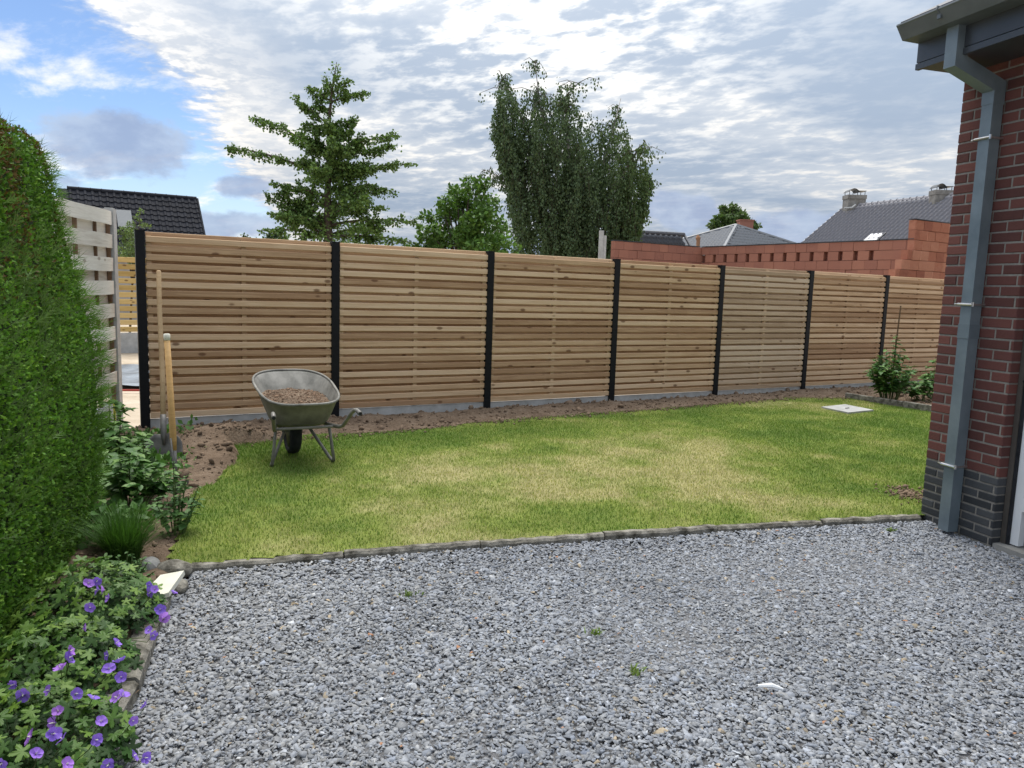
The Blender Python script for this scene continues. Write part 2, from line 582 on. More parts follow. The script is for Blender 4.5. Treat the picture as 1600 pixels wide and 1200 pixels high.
m_soil_ = m_soil()
m_turf = m_noise('turf_ground', (.10, .125, .03), (.24, .22, .075), 7, bs_=.9, bd=.02)
m_gravbase = m_noise('gravel_bed', (.20, .20, .21), (.36, .36, .37), 90, bs_=1.0, bd=.02, lo=.35, hi=.65)
m_sand = m_noise('sandy_ground', (.34, .27, .19), (.52, .44, .34), 2.5, bs_=.6, bd=.03)

# ------------------------------------------------------------------ geometry of the garden
FA = R(90 - 60.336)                       # fence direction from +X
FD = np.array([math.cos(FA), math.sin(FA)])
FN = np.array([FD[1], -FD[0]])            # towards the garden
P1 = np.array([-3.5644, 7.3087])
PANEL = 1.87
SLOPE = -0.00683 / PANEL


def fence_pt(s, off=0.0): return P1 + FD * s + FN * off


def fence_dist(x, y): return (x - P1[0]) * FN[0] + (y - P1[1]) * FN[1]


HT = R(-16.5)
HD = np.array([math.sin(HT), math.cos(HT)])   # along the house wall, away from camera
HV = np.array([HD[1], -HD[0]])                # into the house
HO = np.array([2.863, 5.145])                 # far corner of the wall


def house_pt(u, v): return HO + HD * u + HV * v


KERB = [(-1.62, 3.75), (-1.006, 3.955), (-.335, 4.178), (.41, 4.405), (1.366, 4.683), (2.05, 4.868), (2.83, 5.06)]


def kerb_y(x):
    return np.interp(x, [p[0] for p in KERB] + [5.0], [p[1] for p in KERB] + [5.7])


LAWN = [(-1.75, 3.74)] + [(x, y + .04) for x, y in KERB] + [(3.6, 5.2), (7.2, 6.3), (6.6, 8.4), (5.53, 10.08), (4.94, 11.05), (4.1, 11.0), (2.8, 10.15), (1.6, 9.36), (.6, 8.78), (-.27, 8.25), (-.8, 7.75), (-1.27, 7.5), (-2.0, 7.15), (-2.5, 6.62), (-2.18, 5.95), (-2.15, 5.55), (-2.2, 5.1), (-2.06, 4.78), (-1.95, 4.3), (-1.82, 4.0)]
LAWN = np.array(LAWN)


def edge_wobble(x, y, k=.07):
    return (fbm(x * 2.2, y * 2.2, 3, 3) - .5) * k * 2, (fbm(x * 2.2, y * 2.2, 4, 3) - .5) * k * 2


def in_lawn(x, y):
    wx, wy = edge_wobble(x, y)
    far = (y > kerb_y(x) + .25)
    return inpoly(np.where(far, x + wx, x), np.where(far, y + wy, y), LAWN)


def lawn_z(x, y): return 0.012 * (fbm(x * .8, y * .8, 5, 3) - .5) * 2 + 0.0


def soil_z(x, y):
    d = fence_dist(x, y)
    z = -0.015 + 0.0 * x
    ridge = np.exp(-((d - .30) / .28) ** 2) * (.005 + .065 * fbm(x * 1.6, y * 1.6, 8, 3)) - .02 * np.exp(-(d / .12) ** 2) * (x < 6)
    z = z + ridge * (d > -.6)
    hx, hy = x + 2.62, y - 6.70
    heap = np.exp(-((hx / .42) ** 2 + (hy / .48) ** 2)) * .17
    z = z + heap + np.exp(-(((x + 2.35) / .22) ** 2 + ((y - 6.0) / .35) ** 2)) * .07
    z = z + .06 * (fbm(x * 5, y * 5, 9, 4) - .5) + .045 * (fbm(x * 17, y * 17, 10, 3) - .5)
    return z


def grid_sheet(x0, x1, y0, y1, st, mask, zf):
    xs = np.arange(x0, x1 + 1e-6, st)
    ys = np.arange(y0, y1 + 1e-6, st)
    X, Y = np.meshgrid(xs, ys)
    cx = X[:-1, :-1] + st / 2
    cy = Y[:-1, :-1] + st / 2
    mk = mask(cx, cy)
    idx = np.arange(X.size).reshape(X.shape)
    q = np.stack([idx[:-1, :-1], idx[:-1, 1:], idx[1:, 1:], idx[1:, :-1]], -1)[mk]
    used = np.unique(q)
    re = np.full(X.size, -1)
    re[used] = np.arange(len(used))
    V = np.stack([X.ravel(), Y.ravel(), zf(X, Y).ravel()], -1)[used]
    return V, re[q]


# far ground, one sheet to the horizon
g = MB()
g.add([(-600, -600, -.13), (600, -600, -.13), (600, 900, -.13), (-600, 900, -.13)], [(0, 1, 2, 3)])
struct(g.build('ground', m_sand))

# gravel bed base
gp = [(-2.6, -3.0), (6, -3.0), (6, 3.6)] + [tuple(house_pt(-.5, .35)), tuple(house_pt(-.0, .02)), (2.83, 5.09)] + [(x, y + .03) for x, y in KERB[::-1]] + [(-1.62, 3.5), (-1.55, 3.2), (-1.42, 2.85), (-1.32, 2.5), (-1.26, 2.0), (-1.2, 0)]
g = MB()
g.add([(x, y, -.066) for x, y in gp], [tuple(range(len(gp)))])
struct(g.build('gravel_ground', m_gravbase))

# lawn base


def dryness(x, y):
    d_ = fbm(x * .55, y * .55, 40, 3) * .7 + fbm(x * 2.6, y * 2.6, 41, 4) * .65
    ctr_ = np.exp(-(((x - .1) / 1.9) ** 2 + ((y - 6.0 - .25 * x) / 1.5) ** 2))
    d_ = d_ + .22 * ctr_ - .74 - .10 * np.clip((-1.2 - x), 0, 1)
    return d_ * 2.1 + .42


G_GREEN, G_LIME, G_STRAW = np.array([.122, .208, .040]), np.array([.230, .300, .066]), np.array([.45, .42, .20])


def grass_col(t):
    t = np.clip(t, 0, 1)[:, None]
    return np.where(t < .5, G_GREEN + (G_LIME - G_GREEN) * t * 2, G_LIME + (G_STRAW - G_LIME) * (t - .5) * 2)


V, F = grid_sheet(-3.2, 7.2, 3.7, 11.6, .04, in_lawn, lambda x, y: lawn_z(x, y) - .004)
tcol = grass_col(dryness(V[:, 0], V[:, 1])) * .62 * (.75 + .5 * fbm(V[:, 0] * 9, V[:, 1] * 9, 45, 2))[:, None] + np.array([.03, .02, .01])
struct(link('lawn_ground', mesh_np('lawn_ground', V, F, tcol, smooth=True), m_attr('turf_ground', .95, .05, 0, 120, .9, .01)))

# soil bed: left border and strip along the fence
SOIL = [(-1.25, 1.2), (-1.3, 2.5), (-1.45, 2.9), (-1.62, 3.45), (-1.7, 3.78), (-1.6, 4.3), (-1.9, 5.6), (-2.0, 6.2), (-1.2, 7.0), (.2, 7.9), (2.5, 9.3), (4.6, 10.4), (4.98, 11.0), (5.6, 9.95), (6.6, 8.2), (9.6, 8.2), (10.5, 15.6), (6, 13), (-3.8, 7.4), (-4.05, 7.55), (-4.3, 8.0), (-4.7, 7.0), (-3.9, 5.5), (-3.4, 4.6), (-2.9, 3.0), (-2.4, 1.2)]
V, F = grid_sheet(-4.6, 9.8, 1.2, 15, .045, lambda x, y: inpoly(x, y, SOIL) & (fence_dist(x, y) > -.06), lambda x, y: soil_z(x, y))
# the part lying under the lawn is pushed down
inl = in_lawn(V[:, 0], V[:, 1])
V[:, 2] = np.where(inl, np.minimum(V[:, 2], -.03), V[:, 2])
struct(link('soil_bed', mesh_np('soil_bed', V, F, smooth=True), m_soil_))

# ------------------------------------------------------------------ house corner on the right
HZ0 = -.10
hm = Matrix(((HD[0], HV[0], 0, HO[0]), (HD[1], HV[1], 0, HO[1]), (0, 0, 1, 0), (0, 0, 0, 1)))   # local (u, v, z)
house = thing('brick_house', 'red brick house corner with charcoal plinth at the right edge of the picture', 'house')
house.matrix_world = Matrix.Translation((HO[0], HO[1], 0)) @ Matrix.Rotation(math.atan2(HD[1], HD[0]), 4, 'Z')
# in local axes: x = u (away from camera), y = -v (so the house lies at y<0)


def hb(x0, x1, v0, v1, z0, z1): return (x0, x1, -v1, -v0, z0, z1)


UN = -.56
w = MB()
w.box(*hb(UN + .004, -.004, .005, .30, HZ0, 3.3))
w.box(*hb(-4.2, UN + .004, .12, .30, 2.35, 3.3))
core = w.build('wall', m_mortar, house)
w = MB()
w.box(*hb(-.30, -.004, .31, 6.0, HZ0, 3.3))
w.build('end_wall', m_plaster, house)


def brick_mesh(name, L, H, D):
    o = MB()
    c = .004
    # chamfered box
    x0, x1, y0, y1, z0, z1 = 0, L, -D, 0, 0, H
    vs = []
    o.add([(x0 + c, y1, z0 + c), (x1 - c, y1, z0 + c), (x1 - c, y1, z1 - c), (x0 + c, y1, z1 - c),
           (x0, y1 - c, z0), (x1, y1 - c, z0), (x1, y1 - c, z1), (x0, y1 - c, z1),
           (x0, y0, z0), (x1, y0, z0), (x1, y0, z1), (x0, y0, z1)],
          [(3, 2, 1, 0), (0, 1, 5, 4), (1, 2, 6, 5), (2, 3, 7, 6), (3, 0, 4, 7), (4, 5, 9, 8), (5, 6, 10, 9), (6, 7, 11, 10), (7, 4, 8, 11), (8, 9, 10, 11)])
    return o.mesh(name)


bm_cache = {}
z = HZ0
row = 0
JO = .011
while z < 2.93:
    dark = z < .345
    ch = .0545 if dark else .0655
    H = ch - JO
    BL = .205
    # rows alternate between starting with a stretcher and a header at the far corner
    x = 0.0
    lens = []
    if row % 2 == 0: pass
    else: lens.append(.097)
    tot = sum(lens) + JO * len(lens)
    while tot < -UN - 1e-6:
        l = min(BL, -UN - tot)
        if l > .02: lens.append(l)
        tot += l + JO
    for l in lens:
        key = (round(l, 3), dark)
        if key not in bm_cache:
            bm_cache[key] = brick_mesh('brick', l, H, .102)
            bm_cache[key].materials.append(m_plinth if dark else m_brick)
        br = bpy.data.objects.new('brick', bm_cache[key])
        COL.objects.link(br)
        br.parent = core
        br.location = (x - l, random.uniform(-.0015, .0015) + .0, z + random.uniform(-.001, .001))
        x -= l + JO
    z += ch
    row += 1

# eaves: soffit box, fascia, gutter, roof
w = MB()
w.box(*hb(-4.2, .02, -.335, .3, 2.92, 2.945))
w.build('soffit', m_fascia, house)
w = MB()
w.box(*hb(-4.2, .03, -.360, -.336, 2.955, 3.075))
w.box(*hb(-4.2, .031, -.366, -.338, 2.912, 2.948))
w.box(*hb(.006, .03, -.335, .3, 2.946, 3.075))
w.build('fascia', m_fascia, house)
w = MB()
gz = 3.075
prof = [(-.345, gz + .10), (-.345, gz), (-.480, gz + .004), (-.528, gz + .075), (-.537, gz + .083), (-.535, gz + .093), (-.522, gz + .093), (-.519, gz + .080), (-.472, gz + .014), (-.355, gz + .012), (-.355, gz + .10)]
n = len(prof)
vs = [(.035, -a, c) for a, c in prof] + [(-4.2, -a, c) for a, c in prof]
fs = [(i, n + i, n + (i + 1) % n, (i + 1) % n) for i in range(n)]
w.add(vs, fs)
w.add([(.036, -a, c) for a, c in ((-.345, gz + .09), (-.345, gz), (-.48, gz + .004), (-.528, gz + .075))], [(0, 1, 2, 3)])
w.add([(.033, -a, c) for a, c in ((-.345, gz + .09), (-.345, gz), (-.48, gz + .004), (-.528, gz + .075))], [(3, 2, 1, 0)])
gut = w.build('gutter', m_zincl, house)
for uu in (-.28, -1.1, -1.9):
    w = MB()
    w.tube([(uu, .515, gz + .06), (uu, .541, gz + .083), (uu, .537, gz + .100), (uu, .47, gz + .102)], .006, 6)
    w.box(uu - .012, uu + .012, .508, .520, gz + .035, gz + .075)
    w.build('bracket', m_zincl, gut)
w = MB()
w.add([(.04, .50, 3.19), (-4.2, .50, 3.19), (-4.2, -5, 6.0), (.04, -5, 6.0), (.04, .50, 3.15), (-4.2, .50, 3.15), (-4.2, -5, 5.94), (.04, -5, 5.94)],
      [(0, 3, 2, 1), (4, 5, 6, 7), (0, 1, 5, 4), (0, 4, 7, 3), (1, 2, 6, 5)])
w.build('roof', m_tile_dark, house)

# downpipe with swan neck and clips
dp = thing('downpipe', 'square grey metal downpipe running down the brick house corner', 'downpipe')
dp.matrix_world = house.matrix_world.copy()
u0, u1 = -.325, -.245


def sq_tube(mb, path, hw, cap=True):
    # path of (v, z) with section width along u; thickness hw
    n = len(path)
    vs = []
    for i, (v, zz) in enumerate(path):
        a = Vector(path[min(i + 1, n - 1)]) - Vector(path[max(i - 1, 0)])
        if 0 < i < n - 1:
            t1 = (Vector(path[i]) - Vector(path[i - 1])).normalized()
            t2 = (Vector(path[i + 1]) - Vector(path[i])).normalized()
            bt = (t1 + t2).normalized()
            k = 1 / max(.4, bt.dot(t1))
            t = bt
        else:
            t = a.normalized()
            k = 1
        nn = Vector((-t.y, t.x)) * hw * k
        for uu in (u0, u1):
            for sg in (-1, 1):
                q = Vector((v, zz)) + nn * sg
                vs.append((uu, -q.x, q.y))
    fs = []
    for i in range(n - 1):
        o = i * 4
        fs += [(o, o + 4, o + 5, o + 1), (o + 2, o + 3, o + 7, o + 6), (o, o + 2, o + 6, o + 4), (o + 1, o + 5, o + 7, o + 3)]
    if cap: fs += [(0, 1, 3, 2), (4 * n - 4, 4 * n - 2, 4 * n - 1, 4 * n - 3)]
    mb.add(vs, fs)


w = MB()
sq_tube(w, [(-.055, -.03), (-.055, 2.70)], .040)
w.build('pipe', m_zinc, dp)
w = MB()
u0, u1 = -.328, -.242
sq_tube(w, [(-.055, 2.66), (-.055, 2.765), (-.37, 2.875), (-.37, 3.08)], .043)
w.build('swan_neck', m_zinc, dp)
for zj in (1.23,):
    u0, u1 = -.328, -.242
    w = MB()
    sq_tube(w, [(-.055, zj), (-.055, zj + .09)], .0425)
    w.build('sleeve', m_zinc, dp)
for zc_ in (.405, 1.445, 2.46):
    w = MB()
    w.box(-.336, -.236, .0, .100, zc_ - .006, zc_ + .006)
    w.tube([(-.34, .105, zc_), (-.23, .105, zc_)], .008, 8)
    w.tube([(-.34, .105, zc_ - .012), (-.34, .105, zc_ + .014)], .008, 8)
    w.tube([(-.225, .105, zc_), (-.20, .1, zc_), (-.2, 0, zc_)], .004, 6)
    w.build('pipe_clip', m_steel, dp)

# doorway beside the corner
door = thing('door', 'white door in a dark frame beside the brick corner', 'door')
door.matrix_world = house.matrix_world.copy()
w = MB()
w.box(*hb(UN - .036, UN - .003, .068, .11, -.03, 2.35))
w.box(*hb(-1.6, UN - .036, .068, .11, 2.28, 2.345))
w.build('frame', m_frame, door)
w = MB()
w.box(*hb(UN - .056, UN - .037, .074, .14, -.03, 2.28))
w.build('seal', m_rubber, door)
w = MB()
w.box(*hb(UN - .112, UN - .057, .085, .13, -.02, 2.27))
w.box(*hb(-1.5, UN - .112, .085, .13, .20, .28))
w.box(*hb(-1.5, UN - .112, .085, .13, 2.1, 2.27))
dl = w.build('door_leaf', m_white, door)
w = MB()
w.box(*hb(-1.5, UN - .112, .10, .115, .28, 2.1))
w.build('pane', m_noise('lilac_pane', (.30, .29, .36), (.36, .35, .42), 2, rough=.15, spec=.6, bs_=0), dl)
w = MB()
w.box(*hb(UN - .10, UN - .062, .06, .085, .95, 1.06))
w.tube([(UN - .08, -.06, 1.0), (UN - .08, -.02, 1.0), (UN - .18, -.02, 1.0)], .009, 8)
w.build('handle', m_black, dl)
w = MB()
w.box(*hb(-2.6, UN - .004, .01, .42, -.10, -.028))
w.build('threshold', m_stone_sill, door)
crate = MB()
cx0, cx1 = -1.15, UN - .12
crate.box(*hb(cx0, cx1, .16, .45, -.02, .15))
ct = thing('storage_crate', 'black crate with an orange rim just inside the doorway', 'crate')
ct.matrix_world = house.matrix_world.copy()
crate.build('crate_body', m_rubber, ct)
w = MB()
w.box(*hb(cx0 - .01, cx1 + .01, .15, .46, .151, .175))
w.build('rim', m_noise('orange_rim', (.35, .08, .04), (.42, .10, .05), 5, bs_=0), ct)
w = MB()
w.box(*hb(-4, UN, 1.6, 1.7, -.1, 3.2))
w.build('inner_wall', m_plaster, house)

# ------------------------------------------------------------------ main fence
fence = thing('slatted_fence', 'new pine fence of horizontal slats between black posts along the lawn', 'fence', (P1[0], P1[1], 0), FA)
NP = 8
PIT = .0846
slat_me = MB().box(-.890, .890, -.0095, .0095, -.0295, .0295, .005).mesh('slat')
slat_w = slat_me.copy()
slat_me.materials.append(m_slat)
slat_w.materials.append(m_slat_grey)
bat_me = MB().box(-.022, .022, -.0175, .0175, 0, 1.765).mesh('batten')
bat_me.materials.append(m_slat)
post_me = MB()
post_me.box(-.041, .041, -.050, .045, -.5, 1.885)
post_me.box(-.045, .045, -.054, .049, 1.885, 1.893)
post_m = post_me.mesh('post')
post_m.materials.append(m_black)
plate_me = MB().box(-.893, .893, -.020, .020, -.30, .085).mesh('base_plate')
plate_me.materials.append(m_conc)
for i in range(-0, NP):
    po = link('post', post_m, None, fence, (PANEL * i, 0, SLOPE * PANEL * i))
    po.rotation_euler = (0, random.uniform(-.003, .003), 0)
for i in range(NP):
    pn = bpy.data.objects.new('panel', None)
    COL.objects.link(pn)
    pn.parent = fence
    pn.location = (PANEL * (i + .5), 0, SLOPE * PANEL * (i + .5) + random.uniform(-.004, .004))
    pn.rotation_euler = (0, -math.atan(SLOPE) + random.uniform(-.002, .002), 0)
    sm = slat_w if i in (4,) else slat_me
    for r in range(21):
        zc_ = .085 + .033 + .006 + r * PIT
        s = link('slat', sm, None, pn, (0, -.0275 + random.uniform(-.0015, .0015), zc_ + random.uniform(-.002, .002)))
        s.rotation_euler = (random.uniform(-.02, .02), random.uniform(-.0018, .0018), 0)
        if random.random() < .5: s.rotation_euler.z = math.pi
    for r in range(21):
        zc_ = .085 + .033 + .006 + (r + .5) * PIT
        s = link('slat', sm, None, pn, (0, .0275, zc_ + random.uniform(-.002, .002)))
    for xb in (-.865, 0.0, .865):
        link('batten', bat_me, None, pn, (xb, 0, .095))
    link('base_plate', plate_me, None, pn)

# ------------------------------------------------------------------ weathered woven fence on the left
OFD = R(90 + 11.0)
of = thing('weathered_fence', 'silver grey woven board fence half hidden behind the hedge', 'fence', (-3.9, 7.42, 0), OFD + math.pi)
# local +x runs from the end post towards the camera
w = MB()
w.box(-.05, .045, -.045, .045, -.3, 2.09)
w.box(-.04, .035, -.035, .035, 2.09, 2.10)
w.build('post', m_conc, of)
w = MB()
w.box(1.84, 1.93, -.045, .045, -.3, 2.09)
w.build('post', m_conc, of)
bl = MB()
# slightly bowed board
N = 10
for i in range(N):
    pass
vs, fs = [], []
for i in range(N + 1):
    x = .05 + 1.78 * i / N
    bow = .014 * math.sin(math.pi * 3 * i / N)
    for (yy, zz) in ((-.006, -.064), (.006, -.064), (.006, .064), (-.006, .064)): vs.append((x, yy + bow, zz))
for i in range(N):
    o = i * 4
    for k in range(4): fs.append((o + k, o + (k + 1) % 4, o + 4 + (k + 1) % 4, o + 4 + k))
fs += [(0, 1, 2, 3), (4 * N + 3, 4 * N + 2, 4 * N + 1, 4 * N)]
board_me = MB().add(vs, fs).mesh('board')
board_me.materials.append(m_old)
zz = 2.0
r = 0
while zz > .3:
    side = -1 if r % 2 else 1
    # garden side of this fence is local +y or -y, depending on direction
    link('board', board_me, None, of, (0, .026 * side, zz), (random.uniform(-.03, .03), random.uniform(-.004, .004), 0))
    zz -= .109
    r += 1
for xb in (.065, .44, .92, 1.38, 1.79):
    w = MB().box(xb - .013, xb + .013, -.016, .016, .2, 2.06)
    w.build('batten', m_batten, of)
w = MB().box(.05, 1.83, -.02, .02, -.2, .235)
w.build('base_plate', m_conc, of)

# fence far behind, seen through the gap
ff = thing('distant_fence', 'yellowish slatted fence on a concrete base far behind in the gap', 'fence', (0, 0, 0))
a = at(150, 545, 15.4)
c_ = at(330, 545, 16.6)
ff.location = (a[0], a[1], 0)
ang = math.atan2(c_[1] - a[1], c_[0] - a[0])
ff.rotation_euler = (0, 0, ang)
fs_me = MB().box(0, 2.3, -.012, .012, -.052, .052, .008).mesh('slat')
fs_me.materials.append(m_slat_yel)
for r in range(11):
    link('slat', fs_me, None, ff, (0, random.uniform(-.002, .002), .36 + r * .142))
w = MB()
for xb in (.1, 1.1, 2.2): w.box(xb - .03, xb + .03, .013, .05, .1, 1.86)
w.build('rail', m_slat_yel, ff)
w = MB().box(0, 2.3, -.02, .02, -.2, .29)
w.build('base_plate', m_conc, ff)

# sheet of plastic on the sandy ground behind
c0 = gnd(200, 590, -.10)
xs = np.linspace(-1.6, 1.6, 40)
ys = np.linspace(-1.1, 1.2, 30)
X, Y = np.meshgrid(xs, ys)
Z = .10 * fbm(X * 1.6 + 5, Y * 1.6, 21, 4) + .02 * np.abs(np.sin(X * 5 + Y * 3))
idx = np.arange(X.size).reshape(X.shape)
F = np.stack([idx[:-1, :-1], idx[:-1, 1:], idx[1:, 1:], idx[1:, :-1]], -1).reshape(-1, 4)
o = link('plastic_sheet', mesh_np('plastic_sheet', np.stack([X.ravel(), Y.ravel(), Z.ravel()], -1), F, smooth=True), m_tarp, None, (c0[0], c0[1], -.11))
md = o.modifiers.new('thick', 'SOLIDIFY')
md.thickness = .004
tag(o, 'crumpled dark plastic sheet on the sand beyond the fence gap', 'plastic sheet')
w = MB()
pa = gnd(150, 612, -.11)
pb = gnd(290, 614, -.11)
w.tube([tuple(pa + np.array([0, 0, .02])), tuple((pa + pb) / 2 + np.array([0, .06, .02])), tuple(pb + np.array([0, 0, .02]))], .014, 8)
tag(w.build('red_hose', m_noise('red_hose', (.30, .05, .04), (.38, .07, .05), 5, bs_=0)), 'thin red hose lying on sand beyond the fence gap', 'hose')

# yellow stake next to the grey post
w = MB()
pa = gnd(180, 672, 0)
w.tube([(pa[0], pa[1], -.1), (pa[0] - .01, pa[1] + .02, .29)], .011, 8)
tag(w.build('yellow_stake', m_yellow), 'thin yellow stake in the soil by the grey concrete post', 'stake')

# ------------------------------------------------------------------ kerb stones
kerb = thing('lawn_kerb', 'old concrete kerb between lawn and gravel', 'kerb')
kx = np.array([p[0] for p in KERB])
seg = np.concatenate([[0], np.cumsum(np.hypot(np.diff(kx), np.diff([p[1] for p in KERB])))])
nk = 6
for i in range(nk):
    s0, s1 = seg[-1] * i / nk + .004, seg[-1] * (i + 1) / nk - .004
    mb = MB()
    rings = []
    K_ = 12
    for k in range(K_ + 1):
        s = s0 + (s1 - s0) * k / K_
        x, y = np.interp(s, seg, kx), np.interp(s, seg, [p[1] for p in KERB])
        x2, y2 = np.interp(s + .02, seg, kx), np.interp(s + .02, seg, [p[1] for p in KERB])
        x1, y1 = np.interp(s - .02, seg, kx), np.interp(s - .02, seg, [p[1] for p in KERB])
        t = np.array([x2 - x1, y2 - y1])
        t /= np.linalg.norm(t)
        nrm = np.array([t[1], -t[0]])
        hz = -.004 + .005 * (i % 2) + .009 * (random.random() - .5)
        ring = []
        for (dn, dz_) in ((.0, -.16), (.0, hz - .014), (-.012, hz), (-.042, hz + .002), (-.052, hz - .012), (-.052, -.16)):
            jit = .003 * (random.random() - .5)
            ring.append((x + nrm[0] * (dn + jit), y + nrm[1] * (dn + jit), dz_ + jit))
        rings.append(ring)
    m_ = 6
    vs = [q for r_ in rings for q in r_]
    fs = []
    for k in range(K_):
        for j in range(m_): fs.append((k * m_ + j, k * m_ + (j + 1) % m_, (k + 1) * m_ + (j + 1) % m_, (k + 1) * m_ + j))
    fs += [tuple(range(m_ - 1, -1, -1)), tuple(range(K_ * m_, K_ * m_ + m_))]
    mb.add(vs, fs)
    mb.build('kerb_stone', m_conc_old, kerb)

# edging of the flower bed at the left
edge_c = thing('bed_edging', 'weathered concrete edging curving around the flower bed', 'edging')
EP = [(-1.60, 3.36), (-1.535, 3.10), (-1.455, 2.86), (-1.375, 2.60), (-1.325, 2.32), (-1.30, 2.02), (-1.29, 1.7)]
for i in range(len(EP) - 1):
    p, q = np.array(EP[i]), np.array(EP[i + 1])
    t = (q - p) / np.linalg.norm(q - p)
    nn = np.array([t[1], -t[0]])
    L_ = np.linalg.norm(q - p) - .008
    mb = MB().box(0, L_, -.05, .05, -.2, .005 + random.uniform(-.008, .008), .014)
    o = mb.build('edging_stone', m_conc_old, edge_c, loc=(p[0], p[1], 0), rot=(random.uniform(-.03, .03), 0, math.atan2(t[1], t[0])))

# right-hand border edging
rb = thing('border_edging', 'low concrete edging in front of the far right border', 'edging')
p, q = np.array((4.92, 11.12)), np.array((6.75, 8.05))
L_ = np.linalg.norm(q - p)
for i in range(4):
    mb = MB().box(L_ * i / 4 + .004, L_ * (i + 1) / 4 - .004, -.025, .025, -.2, .075 + .004 * (i % 2), .008)
    mb.build('edging_stone', m_conc_old, rb, loc=(p[0], p[1], 0), rot=(0, 0, math.atan2(q[1] - p[1], q[0] - p[0])))

# square concrete cover in the lawn
cv = MB()
cv.prism([(4.12, 10.02), (4.29, 9.59), (4.75, 9.88), (4.57, 10.33)][::-1], -.05, .014)
o = cv.build('drain_cover', m_noise('cover_concrete', (.27, .27, .26), (.40, .40, .39), 9, bs_=.3))
tag(o, 'pale square concrete cover set in the far lawn', 'drain cover')
w = MB()
w.tube([(4.40, 9.92, .012), (4.46, 9.96, .012)], .012, 6)
w.build('lifting_recess', m_rubber, o)

# cream stone tile by the flower bed
t_ = gnd(248, 922, .02)
mb = MB().prism([(-.085, -.11), (.06, -.06), (.095, .095), (-.01, .085)], -.012, .012)
o = mb.build('stone_tile', m_cream, loc=(t_[0], t_[1], .03), rot=(.28, -.12, .15))
tag(o, 'cream stone tile leaning at the corner of the flower bed', 'stone tile')


def rock(name, label, loc, size, mat, seed):
    r_ = np.random.default_rng(seed)
    me = bpy.data.meshes.new(name)
    import bmesh
    bm = bmesh.new()
    bmesh.ops.create_icosphere(bm, subdivisions=3, radius=1)
    for v in bm.verts:
        n_ = fbm(np.array([v.co.x * 1.5 + seed]), np.array([v.co.y * 1.5 + v.co.z * 1.3]), seed, 3)[0]
        v.co *= .75 + .5 * n_
        v.co.x *= size[0]; v.co.y *= size[1]; v.co.z *= size[2]
    bm.to_mesh(me)
    bm.free()
    o = link(name, me, mat, None, loc, (0, 0, seed))
    tag(o, label, 'stone')
    return o


s1 = gnd(276, 889, 0)
rock('field_stone', 'rough brown stone at the left end of the kerb', (s1[0] - .03, s1[1] + .02, -.01), (.10, .06, .045), m_conc_old, 3)
s1 = gnd(235, 886, 0)
rock('field_stone', 'pale grey stone beside the grass tuft and cream tile', (s1[0], s1[1], .0), (.06, .05, .05), m_stone_sill, 5)
s1 = gnd(262, 908, 0)
rock('field_stone', 'flat stone behind the cream tile', (s1[0] + .0, s1[1] + .02, -.035), (.10, .07, .04), m_conc_old, 9)

# white plastic strip lying on the gravel
s1 = gnd(1206, 1080, -.04)
w = MB().tube([(s1[0] - .05, s1[1] + .012, -.026), (s1[0], s1[1] + .002, -.018), (s1[0] + .04, s1[1] - .008, -.026)], [.006, .009, .004], 6)
tag(w.build('white_scrap', m_white), 'small white plastic scrap lying on the gravel', 'scrap')

# ------------------------------------------------------------------ gravel stones
ICO_V = []
ph = (1 + 5 ** .5) / 2
for a_ in (-1, 1):
    for c_ in (-ph, ph):
        ICO_V += [(0, a_, c_), (a_, c_, 0), (c_, 0, a_)]
ICO_V = np.array(ICO_V) / math.sqrt(1 + ph * ph)
ICO_F = []
for i in range(12):
    for j in range(i + 1, 12):
        for k in range(j + 1, 12):
            d_ = [np.linalg.norm(ICO_V[p_] - ICO_V[q_]) for p_, q_ in ((i, j), (j, k), (i, k))]
            if max(d_) < 1.2:
                nrm = np.cross(ICO_V[j] - ICO_V[i], ICO_V[k] - ICO_V[i])
                ICO_F.append((i, j, k) if nrm @ ICO_V[i] > 0 else (i, k, j))
ICO_F = np.array(ICO_F)


def rot_rand(n, tilt, r_):
    """rotation matrices: random yaw, limited tilt"""
    yaw = r_.uniform(0, 2 * np.pi, n)
    tx, ty = r_.normal(0, tilt, n), r_.normal(0, tilt, n)
    cy, sy = np.cos(yaw), np.sin(yaw)
    Rz = np.zeros((n, 3, 3)); Rz[:, 0, 0] = cy; Rz[:, 0, 1] = -sy; Rz[:, 1, 0] = sy; Rz[:, 1, 1] = cy; Rz[:, 2, 2] = 1
    Rx = np.zeros((n, 3, 3)); Rx[:, 0, 0] = 1; Rx[:, 1, 1] = np.cos(tx); Rx[:, 1, 2] = -np.sin(tx); Rx[:, 2, 1] = np.sin(tx); Rx[:, 2, 2] = np.cos(tx)
    Ry = np.zeros((n, 3, 3)); Ry[:, 1, 1] = 1; Ry[:, 0, 0] = np.cos(ty); Ry[:, 0, 2] = np.sin(ty); Ry[:, 2, 0] = -np.sin(ty); Ry[:, 2, 2] = np.cos(ty)
    return Rx @ Ry @ Rz


BOX_V = np.array([(x, y, z) for z in (-1, 1) for y in (-1, 1) for x in (-1, 1)], float) * .62
BOX_F = np.array([(4, 5, 7), (4, 7, 6), (0, 1, 5), (0, 5, 4), (2, 6, 7), (2, 7, 3), (0, 4, 6), (0, 6, 2), (1, 3, 7), (1, 7, 5)])


